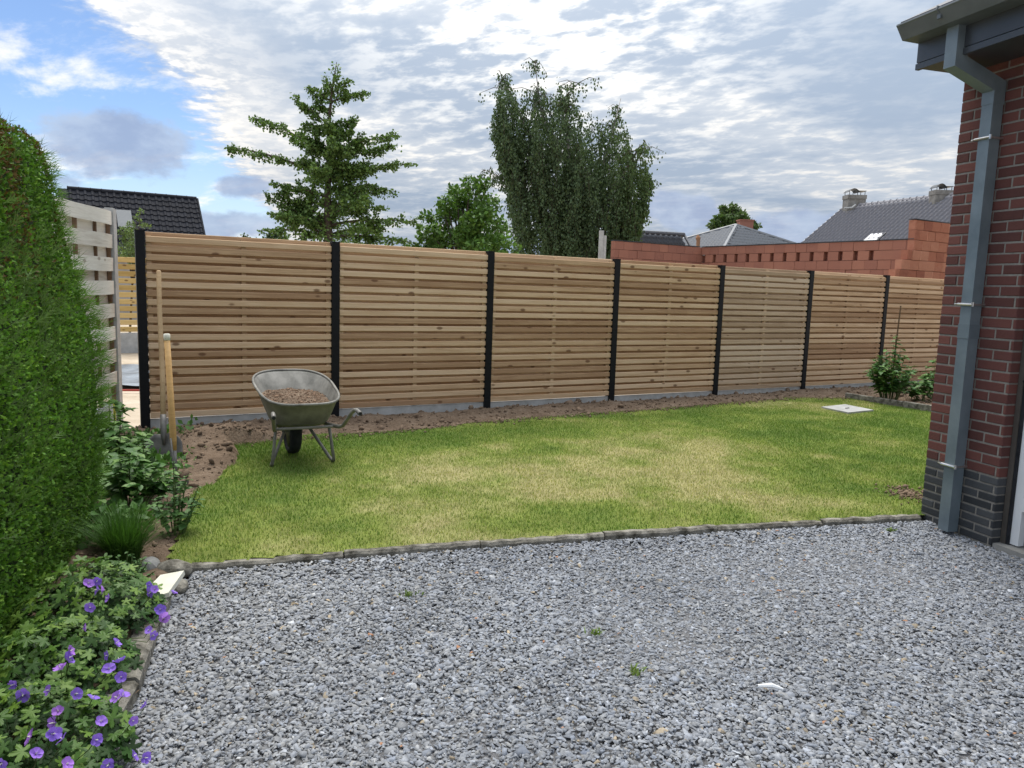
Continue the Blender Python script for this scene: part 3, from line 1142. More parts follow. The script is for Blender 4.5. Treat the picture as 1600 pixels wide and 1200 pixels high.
def chips(C, rad, flat, tilt, r_):
    """angular split-stone chips: jittered eight-cornered blocks"""
    n = len(C)
    V = np.repeat(BOX_V[None], n, 0) + r_.normal(0, .20, (n, 8, 3))
    top = (np.arange(8) >= 4)
    V[:, top, :2] *= r_.uniform(.45, .95, (n, 1, 1))
    sc = np.stack([r_.uniform(.95, 1.75, n), r_.uniform(.65, 1.1, n), r_.uniform(*flat, n)], -1) * rad[:, None]
    V = V * sc[:, None, :]
    V = np.einsum('nij,nkj->nki', rot_rand(n, tilt, r_), V) + C[:, None, :]
    F = (BOX_F[None] + (np.arange(n) * 8)[:, None, None]).reshape(-1, 3)
    return V.reshape(-1, 3), F


def stones(C, rad, flat, jit, tilt, r_):
    n = len(C)
    V = np.repeat(ICO_V[None], n, 0) * (1 + r_.normal(0, jit, (n, 12, 1)))
    sc = np.stack([r_.uniform(.85, 1.45, n), r_.uniform(.6, 1.0, n), r_.uniform(*flat, n)], -1) * rad[:, None]
    V = V * sc[:, None, :]
    V = np.einsum('nij,nkj->nki', rot_rand(n, tilt, r_), V) + C[:, None, :]
    F = (ICO_F[None] + (np.arange(n) * 12)[:, None, None]).reshape(-1, 3)
    return V.reshape(-1, 3), F


r_ = np.random.default_rng(11)
GP = np.array(gp)
NG = 205000
# denser close to the camera; region somewhat wider than the view
gx = r_.uniform(-1.75, 4.3, NG)
gy = r_.uniform(1.55, 5.15, NG)
ok = inpoly(gx, gy, GP) & (gy < kerb_y(gx) - .005) & (np.abs(gx) < .74 * gy + .40)
hu = (gx - HO[0]) * HD[0] + (gy - HO[1]) * HD[1]
hv = (gx - HO[0]) * HV[0] + (gy - HO[1]) * HV[1]
ok &= ~((hv > -.005) & (hu < .02))
gx, gy = gx[ok], gy[ok]
n = len(gx)
rad = np.exp(r_.normal(math.log(.0074), .40, n))
rad[r_.random(n) < .012] *= 1.75
gz_ = -.058 + .012 * (fbm(gx * 1.2, gy * 1.2, 31, 3) - .5) * 2 + r_.uniform(-.0055, .0055, n) - .35 * np.maximum(rad - .012, 0)
gz_ += .022 * np.exp(-((kerb_y(gx) - gy) / .16) ** 2)
V, F = chips(np.stack([gx, gy, gz_], -1), rad, (.22, .45), .19, r_)
val = np.clip(r_.normal(.248, .045, n), .11, .50)
val *= .80 + .40 * fbm(gx * .9, gy * .9, 33, 3)
val *= 1 - .16 * np.exp(-((gx - .35 - .35 * (gy - 3)) / .28) ** 2) * fbm(gx * 3, gy * 3, 34, 2)
hue = r_.normal(0, 1, n)
warm = np.clip((-.3 - gx) * .35, -.15, .55) * .5
c = np.stack([val * (.955 + .025 * hue + .12 * warm), val * (1.0 + .008 * hue + .02 * warm), val * (1.085 - .028 * hue - .16 * warm)], -1)
odd = r_.random(n)
c[odd < .018] = c[odd < .018] * np.array([1.25, 1.0, .68])
c[odd < .0012] = np.array([.36, .19, .11])
c[odd > .985] = np.clip(c[odd > .985] * 1.35 + .06, 0, .65)
gc = np.repeat(c, 8, 0)
print('gravel chips', n)
o = link('gravel', mesh_np('gravel', V, F, gc), m_gravel)
tag(o, 'loose grey slate gravel covering the foreground', 'gravel', kind='stuff')

# ------------------------------------------------------------------ soil clods
r_ = np.random.default_rng(12)
NC = 34000
cx = r_.uniform(-4.0, 8.0, NC)
cy = r_.uniform(3.2, 14, NC)
far_ok = inpoly(cx, cy, SOIL) & ~in_lawn(cx, cy) & (fence_dist(cx, cy) > -.02)
cx, cy = cx[far_ok], cy[far_ok]
# crumbs scattered onto the lawn edge
ex = r_.uniform(-2.6, 5, 2500)
ey = np.interp(ex, [-2.6, -1.27, -.27, 1.6, 4.1, 5], [6.7, 7.5, 8.25, 9.36, 11.0, 11.1]) - np.abs(r_.normal(0, .12, 2500))
# mulch in the bare patch near the house
BP = gnd(1424, 773, 0)
mx = r_.normal(BP[0], .10, 420)
my = r_.normal(BP[1], .11, 420)
cx, cy = np.concatenate([cx, ex, mx]), np.concatenate([cy, ey, my])
n = len(cx)
rad = np.exp(r_.normal(math.log(.0085), .62, n)).clip(.0025, .05)
rad[-2920:] *= .6
inl = in_lawn(cx, cy)
cz = np.where(inl, lawn_z(cx, cy) + .004, soil_z(cx, cy) + .3 * rad)
V, F = stones(np.stack([cx, cy, cz], -1), rad, (.5, .9), .2, .6, r_)
v_ = r_.uniform(.65, 1.25, n)[:, None] * np.array([.19, .137, .097])[None]
gc = np.repeat(v_, 12, 0)
o = link('soil_clods', mesh_np('soil_clods', V, F, gc), m_soilc)
tag(o, 'brown soil crumbs strewn along the fence and in the left bed', 'soil', kind='stuff')

# ------------------------------------------------------------------ lawn grass
r_ = np.random.default_rng(13)


def blades(x, y, z, h, wd, lean, col, r_, tipcol=1.15):
    n = len(x)
    yaw = r_.uniform(0, 2 * np.pi, n)
    la = r_.uniform(0, 2 * np.pi, n)
    lx, ly = np.cos(la) * lean * h, np.sin(la) * lean * h
    wx, wy = np.cos(yaw) * wd / 2, np.sin(yaw) * wd / 2
    b0 = np.stack([x - wx, y - wy, z - .004], -1)
    b1 = np.stack([x + wx, y + wy, z - .004], -1)
    hm_ = h * .62
    m0 = np.stack([x + lx * .4 - wx * .75, y + ly * .4 - wy * .75, z + hm_], -1)
    m1 = np.stack([x + lx * .4 + wx * .75, y + ly * .4 + wy * .75, z + hm_], -1)
    tp = np.stack([x + lx, y + ly, z + h * np.sqrt(np.maximum(.1, 1 - lean ** 2 * .4))], -1)
    V = np.stack([b0, b1, m1, m0, tp], 1).reshape(-1, 3)
    o_ = (np.arange(n) * 5)[:, None]
    F = np.concatenate([o_ + np.array([[0, 1, 2]]), o_ + np.array([[0, 2, 3]]), o_ + np.array([[3, 2, 4]])], 0)
    c = np.repeat(col[:, None, :], 5, 1)
    c[:, 4] *= tipcol
    return V, F, c.reshape(-1, 3)


NB_ = 420000
bx = r_.uniform(-2.7, 6.4, NB_)
by = r_.uniform(3.75, 11.3, NB_)
ok = in_lawn(bx, by) & (np.abs(bx) < .74 * by + .5)
ok &= ~inpoly(bx, by, [(4.10, 10.02), (4.29, 9.57), (4.77, 9.88), (4.57, 10.35)])
ok &= ~((((bx - BP[0]) / .17) ** 2 + ((by - BP[1]) / .16) ** 2 < 1) & (r_.random(NB_) < .93))
fd = fence_dist(bx, by)
# worn, soil-strewn edge towards the fence
ok &= ~((fd < 1.05 + .4 * (fbm(bx * 1.8, by * 1.8, 44, 3) - .5)) & (r_.random(NB_) < .55))
bx, by = bx[ok], by[ok]
n = len(bx)
dry = np.clip(dryness(bx, by) + r_.normal(0, .27, n), 0, 1)
green = G_GREEN
c = grass_col(dry)
c *= r_.uniform(.66, 1.26, n)[:, None]
h = r_.uniform(.007, .018, n) * (.8 + .5 * fbm(bx * 1.5, by * 1.5, 42, 2))
leftg = np.clip((-1.35 - bx) * 1.2, 0, 1) * (r_.random(n) < .5)
h *= 1 + .9 * leftg
c = c * (1 - .35 * leftg[:, None]) + leftg[:, None] * .35 * green
V, F, gc = blades(bx, by, lawn_z(bx, by), h, r_.uniform(.0025, .0052, n), r_.uniform(.2, 1.1, n), c, r_)
o = link('lawn_grass', mesh_np('lawn_grass', V, F, gc), m_grass)
tag(o, 'patchy green and straw coloured mown lawn grass', 'grass', kind='stuff')


# small weeds in the gravel
def weed(px_, py_, label, k):
    p_ = gnd(px_, py_, -.04)
    n = 26
    r2 = np.random.default_rng(k)
    x = p_[0] + r2.normal(0, .018, n)
    y = p_[1] + r2.normal(0, .014, n)
    c = np.repeat(np.array([[.13, .19, .04]]), n, 0) * r2.uniform(.7, 1.4, n)[:, None]
    V, F, gc = blades(x, y, np.full(n, -.045), r2.uniform(.012, .032, n), r2.uniform(.005, .01, n), r2.uniform(.6, 1.3, n), c, r2)
    tag(link('gravel_weed', mesh_np('gravel_weed', V, F, gc), m_grass), label, 'weed', 'weeds in the gravel')


weed(932, 988, 'small yellow green weed in the middle of the gravel', 1)
weed(992, 1048, 'tiny weed tuft right of the middle of the gravel', 2)
weed(640, 928, 'tiny weed in the gravel near the kerb', 3)
weed(1392, 828, 'yellowish weed by the kerb end near the downpipe', 4)

# ------------------------------------------------------------------ hedge
r_ = np.random.default_rng(14)
hg = thing('clipped_hedge', 'tall clipped green conifer hedge at the left edge', 'hedge')
HA = R(-16.5)
ha = np.array([math.sin(HA), math.cos(HA)])
hr = np.array([ha[1], -ha[0]])             # to the right, towards the garden
HL, HW, ZB, ZT = 4.3, .95, -.10, 2.22
hend = np.array([-2.44, 4.47])            # far right corner of the hedge


def hedge_pts(a, bq, zq, n_pow=20.0, scale=1.0):
    """map cube surface points (-1..1) to the rounded, battered hedge"""
    q = np.stack([a, bq, zq], -1)
    nr = (np.abs(q) ** n_pow).sum(-1) ** (1 / n_pow)
    q = q / nr[:, None] * scale
    g_ = np.sign(q) * np.abs(q) ** (n_pow - 1)
    la = (q[:, 0] - 1) * HL / 2
    zz = ZB + (q[:, 2] + 1) / 2 * (ZT - ZB)
    lb = (q[:, 1] - 1) * HW / 2
    batter = np.interp(zz, [0, .5, 1.05, 1.6, 2.0, 2.24], [-.02, .0, 0, -.09, -.16, -.23])
    lb = lb + batter
    la = la + .4 * batter * (q[:, 0] > 0)
    bulge = .03 * (fbm(la * 1.7 + 3, zz * 1.7, 51, 3) - .5) * 2
    lb = lb + bulge * np.clip(q[:, 1], 0, 1)
    la = la + .05 * (fbm(lb * 2 + 3, zz * 2, 52, 3) - .5) * 2 * np.clip(q[:, 0], 0, 1)
    X = hend[0] + ha[0] * la + hr[0] * lb
    Y = hend[1] + ha[1] * la + hr[1] * lb
    nx = g_[:, 0] / HL * ha[0] + g_[:, 1] / HW * hr[0]
    ny = g_[:, 0] / HL * ha[1] + g_[:, 1] / HW * hr[1]
    nz = g_[:, 2] / (ZT - ZB)
    N_ = np.stack([nx, ny, nz], -1)
    N_ /= np.linalg.norm(N_, axis=1)[:, None] + 1e-9
    return np.stack([X, Y, zz], -1), N_


# dark core
K_ = 26
Vc, Fc = [], []
for ax, sg in ((1, 1), (1, -1), (0, 1), (0, -1), (2, 1), (2, -1)):
    uu, vv = np.meshgrid(np.linspace(-1, 1, K_), np.linspace(-1, 1, K_))
    q = [None] * 3
    oth = [i for i in range(3) if i != ax]
    q[ax] = np.full(uu.size, float(sg))
    q[oth[0]], q[oth[1]] = uu.ravel(), vv.ravel()
    p_, _ = hedge_pts(q[0], q[1], q[2], scale=.955)
    idx = np.arange(K_ * K_).reshape(K_, K_) + len(Vc) * K_ * K_
    Vc.append(p_)
    Fc.append(np.stack([idx[:-1, :-1], idx[:-1, 1:], idx[1:, 1:], idx[1:, :-1]], -1).reshape(-1, 4))
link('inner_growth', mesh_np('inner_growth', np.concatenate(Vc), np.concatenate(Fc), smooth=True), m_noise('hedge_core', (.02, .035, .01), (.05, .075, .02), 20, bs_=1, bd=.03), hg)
w = MB()
for k in range(5):
    pp = hend + ha * (-.35 - .85 * k) + hr * (-.5)
    w.tube([(pp[0], pp[1], -.1), (pp[0] + .02, pp[1], .8), (pp[0], pp[1] + .03, 1.7)], [.05, .04, .02], 8)
w.build('trunk', m_bark, hg)
# sprays
NF, NE, NT = 80000, 12000, 9000
qa = np.concatenate([r_.uniform(-1, 1, NF), np.ones(NE), r_.uniform(-1, 1, NT)])
qb = np.concatenate([np.ones(NF), r_.uniform(-1, 1, NE), r_.uniform(-1, 1, NT)])
qz = np.concatenate([r_.uniform(-1, 1, NF), r_.uniform(-1, 1, NE), np.ones(NT)])
Ph, Nh = hedge_pts(qa, qb, qz)
n = len(Ph)
Ph = Ph - Nh * r_.uniform(0, .022, n)[:, None]


def sprays(P, D, L, W, r_, k=5):
    """feathery sprays: k thin triangles fanning from a stem"""
    n = len(P)
    D = D / np.linalg.norm(D, axis=1)[:, None]
    up = r_.normal(0, 1, (n, 3))
    A = np.cross(D, up)
    A /= np.linalg.norm(A, axis=1)[:, None] + 1e-9
    V, F = [], []
    base = 0
    for j in range(k):
        s0 = [0, .15, .15, .42, .42][j] * L
        ln = [1.0, .62, .62, .46, .46][j] * L
        an = [0, .6, -.6, .62, -.62][j] + r_.normal(0, .1, n)
        dj = D * np.cos(an)[:, None] + A * np.sin(an)[:, None]
        aj = A * np.cos(an)[:, None] - D * np.sin(an)[:, None]
        o_ = P + D * s0[:, None]
        wv_ = aj * (W * [1, .8, .8, .7, .7][j])[:, None] * .5
        V.append(np.stack([o_ - wv_, o_ + wv_, o_ + dj * ln[:, None]], 1))
    V = np.stack(V, 1).reshape(-1, 3)
    F = np.arange(n * k * 3).reshape(-1, 3)
    return V, F, k * 3


D = Nh * .5 + r_.normal(0, .6, (n, 3)) + np.array([0, 0, .3])
L = r_.uniform(.012, .027, n)
V, F, kk = sprays(Ph, D, L, r_.uniform(.0055, .0095, n), r_)
nz_ = fbm(Ph[:, 1] * 2.2 + 9, Ph[:, 2] * 2.2, 53, 3)
brn = np.clip((fbm(Ph[:, 1] * 3.0, Ph[:, 2] * 2.0, 54, 3) - .50) * 5, 0, 1) * np.clip((Ph[:, 2] - 1.25) * 1.4, 0, 1)
c = np.array([.118, .248, .034])[None] * (.65 + .8 * nz_[:, None]) * r_.uniform(.55, 1.45, n)[:, None]
yl = r_.random(n) < .22
c[yl] = c[yl] * np.array([1.6, 1.35, 1.1])
bm_ = (r_.random(n) < brn * .7)
c[bm_] = np.array([.16, .095, .03]) * r_.uniform(.6, 1.3, bm_.sum())[:, None]
o = link('foliage', mesh_np('foliage', V, F, np.repeat(c, kk, 0)), m_hedge, hg)
o['kind'] = 'stuff'
# loose young shoots standing off the face
n = 520
qa = np.clip(r_.normal(.5, .32, n), -.9, .99)
qz = np.clip(r_.normal(.05, .45, n), -.95, .95)
Ps, Ns = hedge_pts(qa, np.ones(n), qz)
D = Ns * .6 + r_.normal(0, .25, (n, 3)) + np.array([0, 0, .8])
V, F, kk = sprays(Ps, D, r_.uniform(.06, .13, n), r_.uniform(.004, .007, n), r_)
c = np.array([.13, .21, .06])[None] * r_.uniform(.6, 1.25, n)[:, None]
o = link('young_shoots', mesh_np('young_shoots', V, F, np.repeat(c, kk, 0)), m_hedge, hg)
o['kind'] = 'stuff'
# ragged shoots on the far right edge
n = 380
qa = r_.uniform(.90, 1.0, n)
qz = r_.uniform(-.8, .95, n)
Ps, Ns = hedge_pts(qa, np.ones(n), qz)
D = Ns * .9 + r_.normal(0, .25, (n, 3)) + np.array([.25, 0, .35])
V, F, kk = sprays(Ps, D, r_.uniform(.04, .11, n) * (1 + .6 * (np.abs(qz + .1) < .35)), r_.uniform(.004, .007, n), r_)
c = np.array([.13, .25, .04])[None] * r_.uniform(.6, 1.35, n)[:, None]
o = link('edge_shoots', mesh_np('edge_shoots', V, F, np.repeat(c, kk, 0)), m_hedge, hg)
o['kind'] = 'stuff'

# ------------------------------------------------------------------ leaves as single objects


def leaf_mesh(kind, k):
    r2 = np.random.default_rng(100 + k)
    mb = MB()
    if kind == 'palmate':
        pts = []
        lobes = 5
        for j in range(lobes):
            a0 = R(-128 + 256 * j / (lobes - 1))
            ln = [.78, .95, 1.0, .95, .78][j]
            for da, rr in ((-.46, .42), (-.34, .70), (-.25, .74), (-.19, .90), (-.08, .86), (0, 1.0), (.08, .86), (.19, .90), (.25, .74), (.34, .70), (.46, .42)):
                pts.append((math.sin(a0 + da) * rr * ln, math.cos(a0 + da) * rr * ln, .0 + .10 * math.cos(da * 6) * rr - .22 * rr * rr + r2.normal(0, .025)))
        vs = [(0, -.05, -.04)] + pts
        fs = [(0, i + 1, i) for i in range(1, len(pts))] 
        return mb.add(vs, fs).mesh('leaf', True)
    if kind == 'ovate':
        vs, fs = [], []
        N_ = 7
        for i in range(N_):
            t_ = i / (N_ - 1)
            wd = .34 * math.sin(math.pi * min(1, t_ * .93 + .05)) ** .8 * (1.1 - .5 * t_)
            y_ = t_
            zz_ = -.25 * t_ * t_ + .03 * math.sin(t_ * 14 + k)
            vs += [(-wd, y_, zz_ + .10 * wd / .34), (0, y_, zz_), (wd, y_, zz_ + .10 * wd / .34)]
        for i in range(N_ - 1):
            o_ = i * 3
            fs += [(o_, o_ + 1, o_ + 4, o_ + 3), (o_ + 1, o_ + 2, o_ + 5, o_ + 4)]
        return mb.add(vs, fs).mesh('leaf', True)
    if kind == 'flower':
        vs, fs = [], []
        for j in range(5):
            a0 = 2 * math.pi * j / 5
            o_ = len(vs)
            for (rr, da, zz_) in ((.08, -.25, 0), (.08, .25, 0), (.55, -.66, .16), (.55, .66, .16), (.95, -.58, .24), (.95, .58, .24), (1.06, -.2, .22), (1.06, .2, .22), (.6, 0, .10)):
                vs.append((math.cos(a0 + da) * rr, math.sin(a0 + da) * rr, zz_ + .05 * r2.normal() + .006 * j))
            fs += [(o_, o_ + 1, o_ + 8), (o_, o_ + 8, o_ + 2), (o_ + 1, o_ + 3, o_ + 8), (o_ + 2, o_ + 8, o_ + 4), (o_ + 8, o_ + 3, o_ + 5), (o_ + 8, o_ + 6, o_ + 4), (o_ + 8, o_ + 5, o_ + 7), (o_ + 8, o_ + 7, o_ + 6)]
        return mb.add(vs, fs).mesh('flower', True)


def orient(nrm, spin):
    """euler whose local z is nrm, spun around it"""
    q = Vector(nrm).to_track_quat('Z', 'Y')
    return (q.to_matrix() @ Matrix.Rotation(spin, 3, 'Z')).to_euler()


pal = [leaf_mesh('palmate', k) for k in range(4)]
for me in pal: me.materials.append(m_gleaf)
ova = [leaf_mesh('ovate', k) for k in range(3)]
ovs = [me.copy() for me in ova]
for me in ova: me.materials.append(m_bleaf)
for me in ovs: me.materials.append(m_sleaf)
flo = [leaf_mesh('flower', k) for k in range(4)]
for me in flo: me.materials.append(m_petal)
eye_me = MB().tube([(0, 0, .02), (0, 0, .16), (0, 0, .42)], [.10, .13, .03], 6).mesh('flower_eye')
eye_me.materials.append(m_cream)


def geranium(label, c, rx, ry, hgt, nleaf, flowers, seed):
    r2 = np.random.default_rng(seed)
    t = thing('geranium_plant', label, 'plant', (c[0], c[1], 0), 0, 'geraniums in the flower bed')
    stems = MB()
    for i in range(nleaf):
        a_ = r2.uniform(0, 2 * math.pi)
        rr = math.sqrt(r2.uniform(0, 1))
        x, y = math.cos(a_) * rr * rx, math.sin(a_) * rr * ry
        top = hgt * (1 - .75 * rr * rr)
        z_ = top * (r2.uniform(.35, 1.0) if r2.random() < .55 else r2.uniform(.85, 1.05)) + .02
        nrm = Vector((x / rx * .7 + r2.normal(0, .3), y / ry * .6 - .25 + r2.normal(0, .3), 1.0))
        s_ = r2.uniform(.020, .040)
        link('leaf', pal[r2.integers(4)], None, t, (x, y, z_), orient(nrm, r2.uniform(0, 6.28)), (s_, s_, s_))
        if i % 5 == 0:
            stems.tube([(x * .35, y * .35, -.02), (x * .8, y * .8, z_ * .6), (x, y, z_ - .004)], .0016, 4)
    for (fu, fv, z_) in flowers:
        p_ = gnd(fu, fv, z_) - np.array([c[0], c[1], 0])
        s_ = r2.uniform(.016, .0225)
        nrm = Vector((r2.normal(.2, .8), r2.normal(-.5, .6), r2.uniform(-.1, .9)))
        f_ = link('flower', flo[r2.integers(4)], None, t, tuple(p_), orient(nrm, r2.uniform(0, 6.28)), (s_, s_ * r2.uniform(.75, 1), s_ * r2.uniform(1, 2.6)))
        link('flower_eye', eye_me, None, f_)
        stems.tube([(p_[0] * .6, p_[1] * .6 + .02, max(0, z_ - .16)), (p_[0] * .9, p_[1] * .9 + .01, z_ - .05), (p_[0], p_[1], z_ - .002)], .0014, 4)
    # lower leaf layer, too dense to tell apart
    n_ = 520
    a_ = r2.uniform(0, 2 * np.pi, n_)
    rr = np.sqrt(r2.uniform(0, 1.1, n_))
    x, y = np.cos(a_) * rr * rx, np.sin(a_) * rr * ry
    z_ = hgt * np.clip(1 - .75 * rr * rr, .1, 1) * r2.uniform(.1, .8, n_)
    base_v = np.array([v.co[:] for v in pal[0].vertices])
    base_f = np.array([p.vertices[:] for p in pal[0].polygons])
    V_, F_ = [], []
    for i in range(n_):
        m3 = np.array(orient(Vector((x[i] / rx * .8 + r2.normal(0, .35), y[i] / ry * .6 - .3 + r2.normal(0, .35), 1)), r2.uniform(0, 6.28)).to_matrix())
        V_.append(base_v @ m3.T * r2.uniform(.022, .04) + np.array([x[i], y[i], z_[i]]))
        F_.append(base_f + i * len(base_v))
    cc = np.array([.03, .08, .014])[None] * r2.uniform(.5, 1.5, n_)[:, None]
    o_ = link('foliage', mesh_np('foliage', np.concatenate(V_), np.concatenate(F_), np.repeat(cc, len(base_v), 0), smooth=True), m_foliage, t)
    o_['kind'] = 'stuff'
    stems.build('stems', m_stem, t)
    return t


geranium('purple geranium clump nearest the cream stone tile', (-1.77, 3.08), .27, .31, .25, 285,
         [(137, 912, .30), (152, 907, .30), (154, 922, .30), (163, 921, .29), (170, 935, .28), (141, 949, .27), (130, 981, .22), (232, 914, .20), (236, 925, .18), (241, 921, .19), (271, 927, .12), (250, 953, .12), (256, 966, .1), (233, 985, .1), (238, 992, .09), (181, 1006, .18)], 1)
geranium('purple geranium clump in the middle of the flower bed', (-1.65, 2.62), .28, .28, .18, 275,
         [(108, 1019, .22), (104, 1030, .21), (95, 1046, .22), (168, 1024, .17), (170, 1045, .16), (187, 1034, .15), (189, 1058, .13), (183, 1090, .13), (191, 1088, .12), (23, 1069, .2), (36, 1085, .2), (77, 1079, .2), (118, 1084, .19), (144, 1092, .17)], 2)
geranium('purple geranium clump in the bottom left corner', (-1.48, 2.14), .33, .29, .18, 290,
         [(91, 1111, .23), (86, 1129, .23), (82, 1147, .22), (98, 1155, .22), (157, 1128, .2), (149, 1156, .2), (48, 1152, .23), (56, 1178, .23), (3, 1192, .23), (207, 1126, .13), (208, 1182, .13), (225, 1184, .1), (104, 1194, .2), (170, 1195, .18), (228, 1102, .08)], 3)

# fallen petals on gravel edge
# upright leafy plants -----------------------------------------------------------


def leafy(name, label, cat, c, z0, hgt, rad, nstem, nleaf, ls, meshes, seed, group=None, spread=.6, droop=.2, cone=.35):
    r2 = np.random.default_rng(seed)
    t = thing(name, label, cat, (c[0], c[1], z0), 0, group)
    stems = MB()
    for i in range(nstem):
        a_ = r2.uniform(0, 2 * math.pi)
        rr = rad * math.sqrt(r2.uniform(0, 1))
        H_ = hgt * r2.uniform(.55 if cone < .5 else .8, 1.0) * (1 - cone * rr / rad)
        bx_, by_ = math.cos(a_) * rr * spread * .5, math.sin(a_) * rr * spread * .5
        tx, ty = math.cos(a_) * rr, math.sin(a_) * rr
        if i == 0: tx = ty = 0; H_ = hgt
        stems.tube([(bx_, by_, -.03), ((bx_ + tx) / 2, (by_ + ty) / 2, H_ * .55), (tx, ty, H_)], [.005, .004, .002], 5)
        for j in range(nleaf):
            f = r2.uniform(.18, 1.0) ** .8
            x, y, z_ = bx_ + (tx - bx_) * f, by_ + (ty - by_) * f, H_ * f
            aa = r2.uniform(0, 2 * math.pi)
            out = Vector((math.cos(aa), math.sin(aa), r2.uniform(-droop, .6)))
            out.normalize()
            upv = Vector((0, 0, 1)) - out * out.z
            upv.normalize()
            upv = (upv + Vector(r2.normal(0, .25, 3))).normalized()
            xv = out.cross(upv).normalized()
            upv = xv.cross(out).normalized()
            mt = Matrix((xv, out, upv)).transposed()
            s_ = ls * r2.uniform(.6, 1.15) * (1.1 - .35 * f)
            link('leaf', meshes[r2.integers(len(meshes))], None, t, (x, y, z_), mt.to_euler(), (s_, s_, s_))
    stems.build('stems', m_stem, t)
    return t


p_ = gnd(272, 832, 0)
leafy('young_shrub', 'small upright shrub with dark leaves at the lawn edge by the spade', 'shrub', (p_[0], p_[1] + .02), 0, .42, .14, 16, 15, .062, ovs, 21)
p_ = gnd(165, 800, 0)
leafy('broadleaf_plant', 'bushy glossy broad leaved plant beside the lower hedge', 'plant', (p_[0] + .06, p_[1] + .2), 0, .34, .26, 20, 11, .12, ova, 22)
p_ = gnd(172, 725, 0)
leafy('broadleaf_plant', 'glossy broad leaved plant further back beside the hedge', 'plant', (p_[0] + .05, p_[1]), 0, .36, .28, 16, 10, .125, ova, 23)
p_ = gnd(184, 700, 0)
leafy('tall_leafy_plant', 'taller plant with pointed leaves in front of the grey fence post', 'plant', (p_[0] - .06, p_[1]), 0, .56, .22, 8, 9, .15, ova, 24)
p_ = gnd(225, 735, 0)
leafy('seedling', 'thin seedling with few leaves in the bare soil by the shovel', 'plant', (p_[0], p_[1]), 0, .28, .12, 5, 6, .09, ova, 25)
p_ = gnd(238, 770, 0)
leafy('seedling', 'low seedling between the broad leaved plants and the young shrub', 'plant', (p_[0], p_[1]), 0, .14, .12, 6, 7, .075, ova, 26)
p_ = gnd(130, 850, 0)
leafy('broadleaf_plant', 'pale leaved plant under the hedge behind the grass tuft', 'plant', (p_[0] + .1, p_[1] + .05), 0, .22, .2, 9, 9, .085, ova, 27)

p_ = gnd(150, 765, 0)
leafy('broadleaf_plant', 'low bushy plant hugging the hedge between two taller plants', 'plant', (p_[0] + .02, p_[1] + .1), 0, .30, .25, 18, 10, .11, ova, 28)
p_ = gnd(205, 705, 0)
leafy('broadleaf_plant', 'sprawling young plant just left of the shovel blade', 'plant', (p_[0] - .02, p_[1] - .1), 0, .26, .22, 12, 9, .105, ova, 29)
# grass tuft
r2 = np.random.default_rng(31)
p_ = gnd(186, 884, 0)
n = 1300
a_ = r2.uniform(0, 2 * np.pi, n)
rr = .07 * np.sqrt(r2.uniform(0, 1, n))
x, y = p_[0] + np.cos(a_) * rr, p_[1] + .06 + np.sin(a_) * rr
L = r2.uniform(.15, .34, n)
ln = np.clip(r2.normal(.45, .28, n), .05, 1.0)
la = a_ + r2.normal(0, .5, n)
V, F = [], []
dirx, diry = np.cos(la), np.sin(la)
wx, wy = -diry * .0016, dirx * .0016
rows = []
for t_, wd in ((0, 1), (.35, 1), (.7, .8), (1.0, .1)):
    hx = x + dirx * ln * L * t_ ** 1.7
    hy = y + diry * ln * L * t_ ** 1.7
    hz = L * t_ * (1 - .35 * ln * t_)
    rows.append(np.stack([np.stack([hx - wx * wd, hy - wy * wd, hz], -1), np.stack([hx + wx * wd, hy + wy * wd, hz], -1)], 1))
V = np.concatenate(rows, 1).reshape(-1, 3)
o_ = (np.arange(n) * 8)[:, None]
F = np.concatenate([o_ + np.array([[q, q + 1, q + 3, q + 2]]) for q in (0, 2, 4)], 0)
c = np.array([.055, .125, .022])[None] * r2.uniform(.6, 1.5, n)[:, None]
tf = thing('grass_tuft', 'fine dark green grass tuft between hedge and cream tile', 'plant', (p_[0], p_[1], 0))
o = link('foliage', mesh_np('foliage', V - np.array([p_[0], p_[1], 0]), F, np.repeat(c, 8, 0)), m_grass, tf)
o['kind'] = 'stuff'
p_ = gnd(168, 925, 0)
leafy('lavender_plant', 'low grey green plant behind the geraniums', 'plant', (p_[0] + .05, p_[1] + .1), 0, .16, .13, 22, 12, .03, ovs, 33)

# low tangled growth along the foot of the hedge
r2 = np.random.default_rng(36)
n = 2600
t_ = r2.uniform(0, 1, n)
gcx = -2.28 + t_ * (-3.18 + 2.28) + r2.normal(.06, .13, n)
gcy = 4.0 + t_ * (6.75 - 4.0) + r2.normal(0, .05, n)
patch = fbm(gcx * 4, gcy * 4, 37, 2)
k_ = patch > .42
gcx, gcy, patch = gcx[k_], gcy[k_], patch[k_]
gcz = np.maximum(soil_z(gcx, gcy), 0) + r2.uniform(0, 1, len(gcx)) * (.04 + .22 * (patch - .42))
up_ = r2.normal(0, .7, (len(gcx), 3)) + np.array([0, 0, .3])
up_ /= np.linalg.norm(up_, axis=1)[:, None]
sz_ = r2.uniform(.03, .075, len(gcx))[:, None]
sd_ = np.cross(up_, r2.normal(0, 1, up_.shape))
sd_ /= np.linalg.norm(sd_, axis=1)[:, None]
Pg = np.stack([gcx, gcy, gcz], -1)
V = np.stack([Pg, Pg + up_ * sz_ * .5 - sd_ * sz_ * .3, Pg + up_ * sz_, Pg + up_ * sz_ * .5 + sd_ * sz_ * .3], 1).reshape(-1, 3)
c = np.array([.075, .16, .035])[None] * r2.uniform(.5, 1.5, len(gcx))[:, None]
o = link('ground_cover', mesh_np('ground_cover', V, np.arange(len(V)).reshape(-1, 4), np.repeat(c, 4, 0)), m_foliage)
tag(o, 'low tangled leafy growth on the soil along the foot of the hedge', 'ground cover', kind='stuff')

